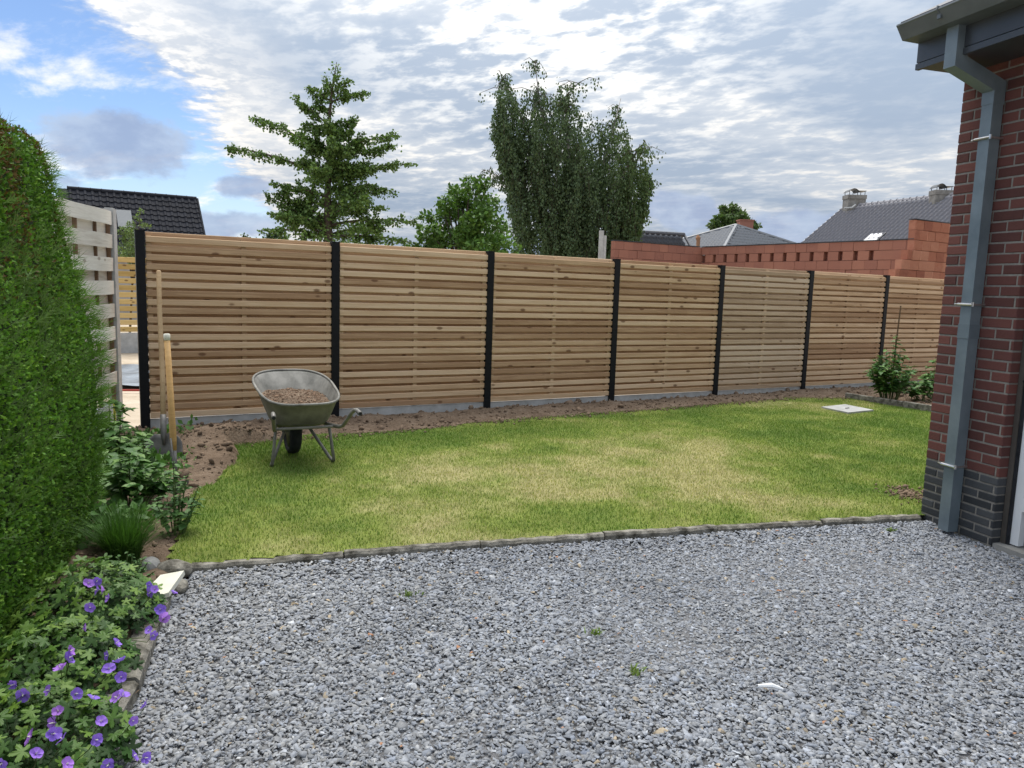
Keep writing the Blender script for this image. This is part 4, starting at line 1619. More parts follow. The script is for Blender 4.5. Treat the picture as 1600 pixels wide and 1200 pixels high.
# plants in the right border
p_ = gnd(1395, 628, .02)
bp_ = leafy('staked_plant', 'bushy climbing plant around a thin stake at the far right', 'plant', (p_[0], p_[1] + .1), .02, .92, .33, 46, 15, .12, ova, 41, cone=.5)
w = MB().tube([(0, .0, -.1), (.03, .02, .85), (.05, .03, 1.35)], .011, 6)
w.build('stake', m_batten, bp_)
p_ = gnd(1430, 622, .02)
leafy('border_plant', 'low leafy plant beside the staked plant in the right border', 'plant', (p_[0] + .05, p_[1] - .1), .02, .36, .28, 12, 10, .15, ova, 42)
p_ = gnd(1462, 620, .02)
leafy('border_plant', 'leafy plant half hidden behind the brick house corner', 'plant', (p_[0] + .0, p_[1] + .1), .02, .58, .26, 14, 12, .13, ova, 43)

# ------------------------------------------------------------------ wheelbarrow
YA = R(-27)
wb = thing('wheelbarrow', 'dusty grey wheelbarrow filled with soil standing on the lawn by the fence', 'wheelbarrow', (-1.68, 6.03, 0.0), math.pi / 2 - YA)
# local +x forward (wheel), +y left


def rimz(x): return .515 + (x + .22) * .175


def ring(cx_, ax, by_, zf, n=40, pw=.55, taper=0.0):
    pts = []
    for k in range(n):
        th = 2 * math.pi * k / n
        cx2, sy2 = math.cos(th), math.sin(th)
        p_w = pw if cx2 < 0 else pw + .25
        x = cx_ + ax * math.copysign(abs(cx2) ** p_w, cx2)
        y = by_ * math.copysign(abs(sy2) ** (pw + (.15 if cx2 > 0 else 0)), sy2)
        y *= 1 + taper * (x - cx_) / ax
        pts.append((x, y, zf(x)))
    return pts


rings = [ring(.16, .20, .165, lambda x: .315), ring(.16, .225, .19, lambda x: .318), ring(.175, .275, .215, lambda x: .345 + .02 * (x > .3)),
         ring(.20, .34, .25, lambda x: .41 + (x + .1) * .07), ring(.24, .455, .30, lambda x: rimz(x) - .012, taper=.06), ring(.245, .475, .315, lambda x: rimz(x), taper=.06)]
n = 40
vs = [q for r__ in rings for q in r__]
fs = []
for i in range(len(rings) - 1):
    for k in range(n): fs.append((i * n + k, i * n + (k + 1) % n, (i + 1) * n + (k + 1) % n, (i + 1) * n + k))
fs.append(tuple(range(n - 1, -1, -1)))
tray = MB().add(vs, fs).build('tray', m_barrow, wb, True)
md = tray.modifiers.new('thick', 'SOLIDIFY')
md.thickness = .005
md.offset = 1
tray.data.materials.append(m_barrow_in)
md.material_offset = 1
rr_ = rings[-1]
w = MB()
w.tube(rr_ + [rr_[0], rr_[1]], .011, 8, False)
w.build('tray_rim', m_barrow_in, tray, True)
for sg in (-1, 1):
    w = MB()
    w.tube([(.46, sg * .075, .20), (.30, sg * .13, .265), (.10, sg * .19, .305), (-.12, sg * .235, .315), (-.22, sg * .25, .325), (-.28, sg * .262, .345), (-.43, sg * .295, .475), (-.47, sg * .302, .497), (-.51, sg * .308, .502), (-.58, sg * .315, .485)], .0155, 10)
    fr = w.build('handle', m_barrow, wb, True)
    w = MB()
    w.tube([(-.581, sg * .3152, .4848), (-.584, sg * .3155, .484)], [.0135, .0135], 10)
    w.build('handle_end', m_rubber, fr)
    w = MB()
    w.tube([(-.535, sg * .3105, .4965), (-.578, sg * .315, .4855)], .0175, 10)
    w.build('handle_tip', m_toolsteel, fr)
    w = MB()
    w.tube([(.22, sg * .075, .285), (.17, sg * .10, .25), (.03, sg * .22, .04), (.0, sg * .24, .010), (-.035, sg * .245, .008), (-.06, sg * .243, .03), (-.05, sg * .225, .17), (-.03, sg * .21, .31)], .013, 8)
    w.build('leg', m_barrow, wb, True)
w = MB()
w.tube([(-.12, -.235, .312), (-.12, .235, .312)], .012, 8)
w.tube([(.12, -.185, .302), (.12, .185, .302)], .012, 8)
w.build('crossbar', m_barrow, wb, True)
wh = bpy.data.objects.new('wheel', None)
COL.objects.link(wh)
wh.parent = wb
wh.location = (.40, 0, .195)
tor = MB()
prof = [(.145, -.034), (.168, -.049), (.190, -.036), (.197, 0), (.190, .036), (.168, .049), (.145, .034)]
NN = 32
vs, fs = [], []
for k in range(NN):
    th = 2 * math.pi * k / NN
    for (rd, yy) in prof: vs.append((math.cos(th) * rd, yy, math.sin(th) * rd))
m_ = len(prof)
for k in range(NN):
    for j in range(m_): fs.append((k * m_ + j, k * m_ + (j + 1) % m_, ((k + 1) % NN) * m_ + (j + 1) % m_, ((k + 1) % NN) * m_ + j))
tor.add(vs, fs).build('tyre', m_rubber, wh, True)
w = MB()
w.tube([(0, -.032, 0), (0, -.02, 0), (0, .02, 0), (0, .032, 0)], [.148, .12, .12, .148], 24)
w.tube([(0, -.085, 0), (0, .085, 0)], .012, 8)
w.build('rim', m_barrow, wh, True)
wb_m = Matrix.Translation((-1.68, 6.03, 0)) @ Matrix.Rotation(math.pi / 2 - YA, 4, 'Z')
# soil in the tray
xs = np.linspace(-.15, .60, 44)
ys = np.linspace(-.27, .27, 36)
X, Y = np.meshgrid(xs, ys)
Z = .475 + (X + .1) * .05 + .05 * np.exp(-(((X - .25) / .3) ** 2 + (Y / .2) ** 2)) + .035 * (fbm(X * 9, Y * 9, 61, 4) - .5) * 2
inside = (((X - .225) / .365) ** 2) ** 1.4 + ((Y / .262) ** 2) ** 1.4
idx = np.arange(X.size).reshape(X.shape)
q = np.stack([idx[:-1, :-1], idx[:-1, 1:], idx[1:, 1:], idx[1:, :-1]], -1)
mk = inside[:-1, :-1] < 1
q = q[mk]
Vt = np.stack([X.ravel(), Y.ravel(), Z.ravel()], -1)
nv = len(Vt)
o = thing('soil_load', 'heap of brown soil lying in the wheelbarrow tray', 'soil')
o.matrix_world = wb_m
link('heap', mesh_np('heap', Vt, q, smooth=True), m_soil_, o)
r2 = np.random.default_rng(62)
n = 1500
x = r2.uniform(-.14, .58, n)
y = r2.uniform(-.26, .26, n)
k_ = ((((x - .225) / .35) ** 2) ** 1.4 + ((y / .25) ** 2) ** 1.4) < 1
x, y = x[k_], y[k_]
z_ = .476 + (x + .1) * .05 + .05 * np.exp(-(((x - .25) / .3) ** 2 + (y / .2) ** 2)) + .035 * (fbm(x * 9, y * 9, 61, 4) - .5) * 2
rad = np.exp(r2.normal(math.log(.0042), .55, len(x))).clip(.002, .017)
V, F = stones(np.stack([x, y, z_], -1), rad, (.5, .9), .2, .6, r2)
c = np.array([.21, .14, .095])[None] * r2.uniform(.65, 1.25, len(x))[:, None]
oc = link('crumbs', mesh_np('crumbs', V, F, np.repeat(c, 12, 0)), m_soilc, o)
oc['kind'] = 'stuff'

# ------------------------------------------------------------------ shovel and spade
bot = at(256, 684, 6.05)
top = at(248, 423, 6.45)
sh = thing('shovel', 'long handled round shovel stuck in the soil before the first fence panel', 'shovel', tuple(bot))
d_ = Vector(top - bot)
sh.rotation_euler = d_.to_track_quat('Z', 'Y').to_euler()
LL = d_.length
# local z along the shaft; find local direction facing the camera
mw = d_.to_track_quat('Z', 'Y').to_matrix()
cl = mw.inverted() @ Vector((.15, -1, .2))
fa = math.atan2(cl.y, cl.x)
rotf = Matrix.Rotation(fa + math.pi / 2, 4, 'Z')    # local -y faces camera after this


def rpt(x, y, z_): return tuple(rotf @ Vector((x, y, z_)))


w = MB()
w.tube([rpt(0, 0, .08), rpt(.004, 0, .5), rpt(-.003, 0, LL * .8), rpt(0, 0, LL - .01), rpt(0, 0, LL)], [.021, .020, .019, .019, .014], 10)
w.build('shaft', m_handle, sh, True)
vs, fs = [], []
NX, NZ = 9, 9
for j in range(NZ):
    t_ = j / (NZ - 1)
    zz_ = .035 - .30 * t_
    wd = .145 * (math.sqrt(max(0, 1 - (1 - min(1, t_ * 2.4 + .12)) ** 2)) if t_ < .4 else 1.0) * (1 if t_ < .6 else math.sqrt(max(.02, 1 - ((t_ - .6) / .42) ** 2)))
    for i in range(NX):
        s_ = -1 + 2 * i / (NX - 1)
        vs.append(rpt(wd * s_, -.03 * s_ * s_ + .02, zz_))
for j in range(NZ - 1):
    for i in range(NX - 1):
        a0 = j * NX + i
        fs.append((a0, a0 + 1, a0 + NX + 1, a0 + NX))
bl_ = MB().add(vs, fs).build('blade', m_toolsteel, sh, True)
md = bl_.modifiers.new('thick', 'SOLIDIFY')
md.thickness = .004
w = MB()
w.tube([rpt(0, .0, -.06), rpt(0, -.003, .02), rpt(0, 0, .10), rpt(0, 0, .19)], [.010, .022, .024, .023], 10)
w.build('socket', m_toolsteel, sh, True)

bot = np.array(gnd(275, 756, .0))
top = at(260.5, 522, bot[1] + .10)
sp = thing('spade', 'short spade with thick yellow wooden shaft stuck upright in the soil', 'spade', tuple(bot))
d_ = Vector(top - bot)
sp.rotation_euler = d_.to_track_quat('Z', 'Y').to_euler()
LL = d_.length
mw = d_.to_track_quat('Z', 'Y').to_matrix()
cl = mw.inverted() @ Vector((.3, -1, .2))
rotf = Matrix.Rotation(math.atan2(cl.y, cl.x) + math.pi / 2, 4, 'Z')
w = MB()
w.tube([rpt(0, 0, .24), rpt(0, 0, .32), rpt(.0, 0, LL - .04)], [.019, .0235, .0205], 12)
w.build('shaft', m_handle_y, sp, True)
w = MB()
w.tube([rpt(0, 0, LL - .045), rpt(0, 0, LL - .004), rpt(0, 0, LL + .003)], [.0225, .0235, .016], 12)
w.build('end_cap', m_cream, sp, True)
w = MB()
for sg in (-1, 1):
    w.tube([rpt(.0, sg * .012, -.05), rpt(sg * .004, sg * .021, .12), rpt(sg * .012, sg * .022, .33)], [.006, .008, .006], 6)
w.tube([rpt(0, 0, -.05), rpt(0, 0, .12), rpt(0, 0, .26)], [.010, .016, .019], 8)
w.build('straps', m_toolsteel, sp, True)
vs = [rpt(x, y, z_) for y in (-.004, .004) for (x, z_) in ((-.085, .02), (.085, .02), (.08, -.25), (-.08, -.25))]
MB().add(vs, [(0, 1, 2, 3), (7, 6, 5, 4), (0, 4, 5, 1), (1, 5, 6, 2), (2, 6, 7, 3), (3, 7, 4, 0)]).build('blade', m_toolsteel, sp)

# ------------------------------------------------------------------ trees


def leaf_cloud(P, size, r_, up=.25, aspect=.62, dirs=None):
    """rhombic leaves with a fold, one per point"""
    n = len(P)
    D = r_.normal(0, 1, (n, 3)) if dirs is None else dirs + r_.normal(0, .35, (n, 3))
    D /= np.linalg.norm(D, axis=1)[:, None] + 1e-9
    U = r_.normal(0, 1, (n, 3)) + np.array([0, 0, up * 3])
    A = np.cross(D, U)
    A /= np.linalg.norm(A, axis=1)[:, None] + 1e-9
    s = size[:, None]
    b0 = P
    m0 = P + D * s * .5 - A * s * aspect / 2
    m1 = P + D * s * .5 + A * s * aspect / 2
    tp = P + D * s
    V = np.stack([b0, m0, tp, m1], 1).reshape(-1, 3)
    F = np.arange(n * 4).reshape(-1, 4)
    return V, F


def tree_obj(label, name, base, group=None): return thing(name, label, 'tree', tuple(base), 0, group)


# ---- pyramidal tree (left)
r_ = np.random.default_rng(70)
GY = 14.5
trunk_px = [(512, 640), (513, 380), (512, 300), (514, 240), (515, 180), (519, 140), (526, 97)]
tp_ = np.array([at(u, v, GY) for u, v in trunk_px])
tp_[0][2] = -.1
base = tp_[0].copy()
tr = tree_obj('pyramidal tree with long spreading branches behind the second fence panel', 'pyramidal_tree', base)
w = MB()
w.tube([tuple(p - base) for p in tp_], [.10, .085, .065, .045, .03, .02, .006], 8)
w.build('trunk', m_bark, tr, True)


def z5(x, y): return 340 + x / 3.75, 80 + y / 3.75


BR = [((655, 290), (545, 215)), ((645, 430), (465, 295)), ((640, 620), (200, 385)), ((630, 740), (55, 560)), ((645, 470), (535, 450)), ((640, 560), (560, 520)), ((630, 860), (470, 790)), ((630, 1000), (385, 960)), ((640, 1090), (250, 1050)), ((640, 900), (440, 880)),
      ((668, 250), (765, 175)), ((662, 300), (885, 245)), ((655, 440), (810, 405)), ((650, 610), (1055, 490)), ((650, 660), (1050, 555)), ((650, 760), (1150, 660)), ((650, 810), (1050, 825)), ((660, 960), (980, 915)), ((660, 1020), (1155, 1005)), ((660, 1090), (1170, 1130)), ((655, 500), (790, 470)), ((665, 200), (630, 195)), ((660, 350), (600, 330)), ((650, 700), (900, 700)), ((640, 700), (480, 640))]
brs = []
for (s, e) in BR:
    us, vs_ = z5(*s)
    ue, ve = z5(*e)
    a_ = at(us, vs_, GY)
    ln_px = math.hypot(ue - us, ve - vs_)
    e_ = at(ue, ve, GY + r_.normal(0, .25) * ln_px / 60)
    brs.append((a_, e_))
# branches towards and away from the viewer
for k in range(34):
    f = r_.uniform(.0, .80) ** 1.35
    v = 372 - f * 232
    c0_ = at(513, v, GY)
    L_ = (1.42 * (1 - f) + .22) * r_.uniform(.65, 1.1)
    a_ = r_.uniform(0, 2 * math.pi)
    brs.append((c0_, c0_ + np.array([math.cos(a_) * L_ * .75, math.sin(a_) * L_, L_ * r_.uniform(-.05, .45)])))
lp, ld = [], []
wbm = MB()
for (a_, e_) in brs:
    L_ = np.linalg.norm(e_ - a_)
    mid = (a_ + e_) / 2 + np.array([0, 0, .10 * L_])
    pts = []
    for t_ in np.linspace(0, 1, 7):
        pts.append((1 - t_) ** 2 * a_ + 2 * t_ * (1 - t_) * mid + t_ * t_ * e_)
    wbm.tube([tuple(p - base) for p in pts], list(np.linspace(.012 + .012 * L_, .004, 7)), 5)
    for q_ in range(int(3 + 5 * L_)):
        t0_ = r_.uniform(.2, .95)
        b0_ = (1 - t0_) ** 2 * a_ + 2 * t0_ * (1 - t0_) * mid + t0_ * t0_ * e_
        tl_ = r_.uniform(.12, .34) * (1.1 - .6 * t0_)
        td_ = (e_ - a_) / L_ * .6 + r_.normal(0, .55, 3) + np.array([0, 0, -.15])
        td_ /= np.linalg.norm(td_)
        wbm.tube([tuple(b0_ - base), tuple(b0_ + td_ * tl_ - base)], [.006, .003], 4, False)
        m_ = int(48 * tl_ / .2)
        lp.append(b0_ + td_ * (tl_ * r_.uniform(.1, 1.05, m_))[:, None] + r_.normal(0, .028, (m_, 3)) + np.array([0, 0, -.02]))
    n = int(230 * L_ + 35)
    t_ = r_.uniform(.05, 1, n) ** .9
    pp = ((1 - t_) ** 2)[:, None] * a_ + (2 * t_ * (1 - t_))[:, None] * mid + (t_ * t_)[:, None] * e_
    # tufts hang from the branch at intervals
    tid = np.floor(t_ * (7 + 5 * L_)).astype(int)
    hang = r_.uniform(.03, .24, 60)[tid % 60] * (1 - .55 * t_)
    off = np.stack([r_.normal(0, .035, n), r_.normal(0, .06, n), -hang * r_.uniform(-.25, 1, n)], -1)
    lp.append(pp + off)
wbm.build('branches', m_bark, tr, True)
m_ = 1900
ff_ = r_.uniform(0, 1, m_) ** 1.3
cz_ = np.interp(ff_, [0, 1], [tp_[1][2] - .25, tp_[1][2] + 1.75])
sp_r = .60 * (1 - ff_) + .10
ax_ = np.interp(cz_, tp_[:, 2], tp_[:, 0])
cl_id = np.floor(ff_ * 14).astype(int)
jx = r_.normal(0, .35, 14)[cl_id % 14]
lp.append(np.stack([ax_ + r_.normal(0, .8, m_) * sp_r + jx * sp_r, GY + r_.normal(0, .8, m_) * sp_r, cz_ + r_.normal(0, .05, m_)], -1))
for k in range(4, 7):
    m_ = 70
    t_ = r_.uniform(0, 1, m_)
    lp.append(tp_[k - 1] + (tp_[k] - tp_[k - 1]) * t_[:, None] + r_.normal(0, .05, (m_, 3)) * np.array([1, 1, .6]))
lp = np.concatenate(lp)
n = len(lp)
V, F = leaf_cloud(lp - base, r_.uniform(.04, .072, n), r_, .2, .8)
c = np.array([.10, .17, .042])[None] * r_.uniform(.55, 1.4, n)[:, None] * (.85 + .3 * fbm(lp[:, 0] * 2, lp[:, 2] * 2, 71, 2))[:, None]
o = link('crown', mesh_np('crown', V, F, np.repeat(c, 4, 0)), m_foliage, tr)
o['kind'] = 'stuff'

# ---- weeping birch
r_ = np.random.default_rng(72)
BY = 21.0


def z6(x, y): return 640 + x / 3.53, 80 + y / 3.53


base = at(905, 600, BY)
base[2] = -.1
tr = tree_obj('tall weeping birch with hanging strands behind the fence', 'weeping_birch', base)
w = MB()
stems_px = [[(900, 1500), (880, 1000), (800, 600), (720, 300), (690, 60)], [(900, 1500), (870, 1000), (680, 500), (560, 250), (505, 130)], [(900, 1500), (900, 900), (870, 450), (860, 250), (930, 175)], [(900, 1500), (950, 950), (1060, 650), (1130, 400), (1165, 260)], [(900, 1500), (980, 1000), (1150, 720), (1250, 560), (1290, 510)], [(900, 1500), (830, 1050), (650, 800), (560, 720), (400, 650)]]
stems = []
for k, sp_ in enumerate(stems_px):
    dep = [0, .35, -.3, .3, -.25, .2][k]
    pts = []
    for j, (x_, y_) in enumerate(sp_):
        u_, v_ = z6(x_, y_)
        q = at(u_, v_, BY + dep * j / 2.0)
        pts.append(q)
    pts[0] = base.copy()
    stems.append(pts)
    w.tube([tuple(p - base) for p in pts], [.13 - .02 * k, .08, .045, .022, .006], 7)
w.build('trunk', m_birchbark, tr, True)
top_prof_x = [478, 490, 515, 560, 620, 650, 690, 730, 760, 830, 930, 960, 1060, 1110, 1165, 1210, 1235, 1300, 1335]
top_prof_y = [330, 150, 135, 190, 170, 110, 70, 140, 220, 190, 205, 310, 345, 380, 380, 420, 540, 560, 720]
bot_prof_x = [480, 545, 600, 1150, 1240, 1290, 1335]
bot_prof_y = [480, 760, 1180, 1180, 1060, 900, 720]
lp, ld = [], []
sm_ = MB()
ns = 3100
grp = [(r_.uniform(485, 1320), r_.uniform(0, 1), r_.uniform(-1, 1)) for _ in range(640)]
for k in range(ns):
    gx_, gf_, gd_ = grp[k % 640]
    x_ = gx_ + r_.normal(0, 20)
    yt = np.interp(x_, top_prof_x, top_prof_y)
    yb = np.interp(x_, bot_prof_x, bot_prof_y)
    hw = .95 * math.sqrt(max(.05, 1 - ((x_ - 880) / 470) ** 2))
    dep = (gd_ + r_.normal(0, .08)) * hw * 1.2
    y0_ = yt + (yb - yt) * (gf_ ** .85 * .88) + 40 * abs(dep) + r_.normal(0, 22)
    ln = r_.uniform(70, 260) * (.75 if y0_ < yt + 60 else 1)
    y1_ = min(y0_ + ln, yb + 10)
    if y1_ < y0_ + 12: continue
    # airy upper crown: thin it out
    if y0_ < yt + 240 and r_.random() < .42: continue
    u0_, v0_ = z6(x_, y0_)
    u1_, v1_ = z6(x_ + r_.normal(0, 14), y1_)
    p0_, p1_ = at(u0_, v0_, BY + dep), at(u1_, v1_, BY + dep)
    m_ = int(10 + 24 * np.linalg.norm(p1_ - p0_) * r_.uniform(.8, 1.7))
    t_ = r_.uniform(0, 1, m_)
    sway = .05 * np.sin(t_ * 4 + k)
    pp = p0_ + (p1_ - p0_) * t_[:, None] + np.stack([sway + r_.normal(0, .03, m_), r_.normal(0, .03, m_), r_.normal(0, .02, m_)], -1)
    lp.append(pp)
    if k % 4 == 0: sm_.tube([tuple(p0_ - base), tuple((p0_ + p1_) / 2 - base), tuple(p1_ - base)], .004, 3, False)
# twigs joining strands to stems near the top
for k in range(170):
    st_ = stems[k % len(stems)]
    j = r_.integers(3, 5)
    a_ = st_[j - 1] + (st_[j] - st_[j - 1]) * r_.uniform(0, 1)
    dv = r_.normal(0, .33, 3)
    dv[2] = abs(dv[2]) * .5 - .15
    e_ = a_ + dv
    sm_.tube([tuple(a_ - base), tuple((a_ + e_) / 2 + np.array([0, 0, .06]) - base), tuple(e_ - base + np.array([0, 0, -.08]))], [.012, .008, .004], 4, False)
    m_ = 34
    t_ = r_.uniform(.1, 1, m_)
    lp.append(a_ + (e_ - a_) * t_[:, None] + r_.normal(0, .05, (m_, 3)) - np.stack([0 * t_, 0 * t_, r_.uniform(0, .35, m_) * t_], -1))
sm_.build('branches', m_bark, tr, True)
lp = np.concatenate(lp)
# keep inside the view of its own outline: top sprigs
n = len(lp)
V, F = leaf_cloud(lp - base, r_.uniform(.05, .088, n), r_, .1, .7, np.tile(np.array([[0, 0, -1.0]]), (n, 1)))
c = np.array([.078, .118, .052])[None] * r_.uniform(.6, 1.4, n)[:, None]
rt = np.clip((lp[:, 0] - base[0] - .2) / 1.2, 0, 1)[:, None]
c = c * (1 - .45 * rt) + .45 * rt * np.array([.105, .165, .045]) * r_.uniform(.6, 1.4, n)[:, None]
o = link('crown', mesh_np('crown', V, F, np.repeat(c, 4, 0)), m_foliage, tr)
o['kind'] = 'stuff'


# ---- rounded broadleaf trees from clumps


def clump_tree(name, label, base, clumps, leaf, nper, colr, seed, trunk_r=.1, cat='tree', bark=None, up=.4):
    r2 = np.random.default_rng(seed)
    t = thing(name, label, cat, tuple(base))
    w_ = MB()
    tb = np.array(base)
    cen = np.mean([c__[0] for c__ in clumps], 0)
    w_.tube([(0, 0, 0), tuple((cen - tb) * .45), tuple((cen - tb) * .95)], [trunk_r, trunk_r * .75, trunk_r * .4], 7)
    lp_ = []
    for (c__, rd) in clumps:
        w_.tube([tuple((cen - tb) * .5), tuple(((cen - tb) * .6 + (c__ - tb)) / 1.8 * .95), tuple(c__ - tb)], [trunk_r * .35, trunk_r * .2, .006], 5)
        m = int(nper * (rd / .4) ** 2)
        dv = r2.normal(0, 1, (m, 3))
        dv /= np.linalg.norm(dv, axis=1)[:, None]
        rr2 = rd * r2.uniform(.3, 1.05, m) ** .6
        lp_.append(c__ + dv * rr2[:, None] * np.array([1, 1, .8]))
    w_.build('trunk', bark or m_bark, t, True)
    lp_ = np.concatenate(lp_)
    m = len(lp_)
    V, F = leaf_cloud(lp_ - tb, r2.uniform(.7, 1.25, m) * leaf, r2, up, .62)
    c = np.array(colr)[None] * r2.uniform(.6, 1.4, m)[:, None] * (.8 + .4 * fbm(lp_[:, 0] * 1.5, lp_[:, 2] * 1.5 + lp_[:, 1], seed, 2))[:, None]
    o_ = link('crown', mesh_np('crown', V, F, np.repeat(c, 4, 0)), m_foliage, t)
    o_['kind'] = 'stuff'
    return t


def px_clumps(lst, Y, r2, dep):
    out = []
    for (u, v, rp) in lst:
        yy = Y + r2.uniform(-dep, dep)
        out.append((at(u, v, yy), rp / FPX * Y))
    return out


r2 = np.random.default_rng(80)
WY = 15.6
cl_ = [(672, 362, 17), (690, 345, 18), (668, 340, 13), (700, 320, 18), (715, 302, 16), (735, 286, 15), (745, 300, 18), (722, 330, 22), (745, 345, 22), (765, 320, 20), (700, 372, 22), (728, 372, 24), (755, 378, 24), (775, 355, 22), (680, 385, 16), (660, 372, 9), (655, 355, 7), (708, 295, 9), (760, 288, 10), (690, 318, 10), (640, 390, 10), (785, 385, 25), (668, 395, 13), (610, 392, 7), (625, 395, 8)]
cl_ += [(u + r2.normal(0, 12), v + 12 + abs(r2.normal(0, 15)), rp * .9) for (u, v, rp) in cl_[:14]]
bs_pt = at(735, 600, WY)
bs_pt[2] = -.1
clump_tree('broadleaf_tree', 'rounded bright green broadleaf tree left of the weeping birch', bs_pt, px_clumps(cl_, WY, r2, .75), .10, 560, (.085, .165, .03), 81)

TY = 52
cl_ = [(1122, 345, 9), (1135, 335, 10), (1147, 330, 9), (1140, 345, 12), (1158, 342, 10), (1168, 350, 9), (1178, 354, 8), (1120, 356, 9), (1150, 356, 12), (1170, 362, 9), (1112, 352, 5), (1130, 326, 5), (1145, 322, 4), (1160, 334, 4), (1135, 365, 14), (1160, 370, 14)]
bs_pt = at(1145, 480, TY)
bs_pt[2] = -.1
clump_tree('distant_tree', 'small dark tree rising behind the hipped roof', bs_pt, px_clumps(cl_, TY, r2, 1.2), .26, 260, (.075, .12, .035), 82, .16)

SY = 17.5
cl_ = [(200, 372, 13), (205, 352, 8), (214, 340, 5), (220, 330, 4), (198, 390, 16), (212, 385, 14), (224, 352, 5), (233, 354, 3), (206, 362, 8), (192, 360, 8), (207, 400, 16), (219, 345, 4)]
bs_pt = at(203, 560, SY)
bs_pt[2] = -.1
clump_tree('garden_shrub', 'pale green shrub behind the grey concrete fence post', bs_pt, px_clumps(cl_, SY, r2, .2), .055, 1100, (.13, .19, .06), 83, .03, 'shrub')
# small tops peeping over the fence
cl_ = [(382, 371, 5), (388, 372, 4), (376, 374, 4), (383, 378, 8)]
bs_pt = at(383, 600, 22)
bs_pt[2] = -.1
clump_tree('treetop', 'small dark treetop just above the first fence panel', bs_pt, px_clumps(cl_, 22, r2, .1), .09, 700, (.055, .085, .035), 84, .05)
cl_ = [(428, 366, 8), (422, 372, 9), (436, 372, 9), (428, 380, 12), (444, 376, 7)]
bs_pt = at(428, 600, 24)
bs_pt[2] = -.1
clump_tree('treetop', 'dark treetop left of the pyramidal tree above the fence', bs_pt, px_clumps(cl_, 24, r2, .2), .10, 600, (.04, .07, .025), 85, .05)

# ------------------------------------------------------------------ houses behind


def tiled_sheet(origin, udir, vdir, nu, nv, tw, tl, mat, name, parent, amp=.035, clip=None):
    """corrugated, stepped roof surface; udir along the ridge, vdir down the slope (3D unit vectors)"""
    udir, vdir = np.array(udir, float), np.array(vdir, float)
    nrm = np.cross(udir, vdir)
    nrm /= np.linalg.norm(nrm)
    if nrm[2] < 0: nrm = -nrm
    K = 6
    us = np.arange(nu * K + 1) / K
    prof_ = amp * (np.maximum(0, np.sin(us * 2 * np.pi)) ** .7 * 1.0 - .25 * np.maximum(0, -np.sin(us * 2 * np.pi)))
    rows_ = []
    for j in range(nv):
        rows_.append((j * tl, 0.0))
        rows_.append(((j + 1) * tl - .001, .065))
    P_ = []
    for (vv_, lift) in rows_:
        P_.append(np.array(origin) + us[:, None] * tw * udir + vv_ * vdir + (prof_ + lift)[:, None] * nrm)
    V_ = np.array(P_).reshape(-1, 3)
    W_ = len(us)
    idx_ = np.arange(len(rows_) * W_).reshape(len(rows_), W_)
    F_ = np.stack([idx_[:-1, :-1], idx_[:-1, 1:], idx_[1:, 1:], idx_[1:, :-1]], -1)
    cu = us[:-1] * tw
    if clip is not None:
        cv_ = np.array([q[0] for q in rows_[:-1]])
        mk_ = clip(cu[None, :] + 0 * cv_[:, None], cv_[:, None] + 0 * cu[None, :])
        F_ = F_[mk_]
    o_ = link(name, mesh_np(name, V_, F_.reshape(-1, 4)), mat, parent)
    o_['kind'] = 'stuff'
    return o_


# --- left house with black tiled roof: single tiles
lh = thing('tiled_house', 'house with black glazed tile roof behind the hedge on the left', 'house')
rR = at(307, 311, 30.0)
rL = at(105, 295.2, 27.7)
ud = (rL - rR)
ud[2] = 0
LR = np.linalg.norm(ud)
ud = ud / LR                                # along ridge to the left
hd_ = np.array([-ud[1], ud[0], 0])
if hd_[1] > 0: hd_ = -hd_                    # towards camera
sl_ = R(47)
vd = hd_ * math.cos(sl_) + np.array([0, 0, -math.sin(sl_)])
nrm = np.cross(ud, vd)
if nrm[2] < 0: nrm = -nrm
TW, TL = .232, .262
vs, fs = [], []
Kx = 8
for j, (vv_, lift) in enumerate(((-.02, .0), (TL, .030), (TL + .004, .004))):
    for i in range(Kx + 1):
        s_ = i / Kx
        h_ = .034 * max(0, math.sin(s_ * 2 * math.pi)) ** .7 - .010 * max(0, -math.sin(s_ * 2 * math.pi))
        vs.append((s_ * TW, vv_, h_ + lift))
for j in range(2):
    for i in range(Kx):
        a0 = j * (Kx + 1) + i
        fs.append((a0, a0 + 1, a0 + Kx + 2, a0 + Kx + 1))
tile_me = MB().add(vs, fs).mesh('roof_tile')
tile_me.materials.append(m_tile_black)
M3 = Matrix(((ud[0], vd[0], nrm[0]), (ud[1], vd[1], nrm[1]), (ud[2], vd[2], nrm[2])))
roof = bpy.data.objects.new('roof', None)
COL.objects.link(roof)
roof.parent = lh
roof.matrix_world = Matrix.Translation(tuple(rR)) @ M3.to_4x4()
ncol = int(LR / TW) + 1
for j in range(9):
    for i in range(min(ncol, 32)):
        link('roof_tile', tile_me, None, roof, (i * TW, j * TL + .02, random.uniform(-.003, .003)), (random.uniform(-.008, .008), random.uniform(-.006, .006), 0))
w = MB().box(-.0, LR + .3, -.02, 3.2, -.14, -.03)
w.build('underlay', m_tile_black, roof)
rt_me = MB().tube([(0, 0, 0), (.32, 0, 0), (.36, 0, 0)], [.085, .085, .098], 10).mesh('ridge_tile')
rt_me.materials.append(m_tile_black)
for i in range(int(LR / .36) + 1): link('ridge_tile', rt_me, None, roof, (i * .36, -.02, -.01))
w = MB().box(-.06, .0, 0, 3.0, -.16, .05)
w.build('verge', m_tile_black, roof)
w = MB()
w.box(.1, LR + 3, .3, 6, -9, -6.2)
bx0 = at(330, 420, 29)
w = MB()
ctr = (rR + rL) / 2
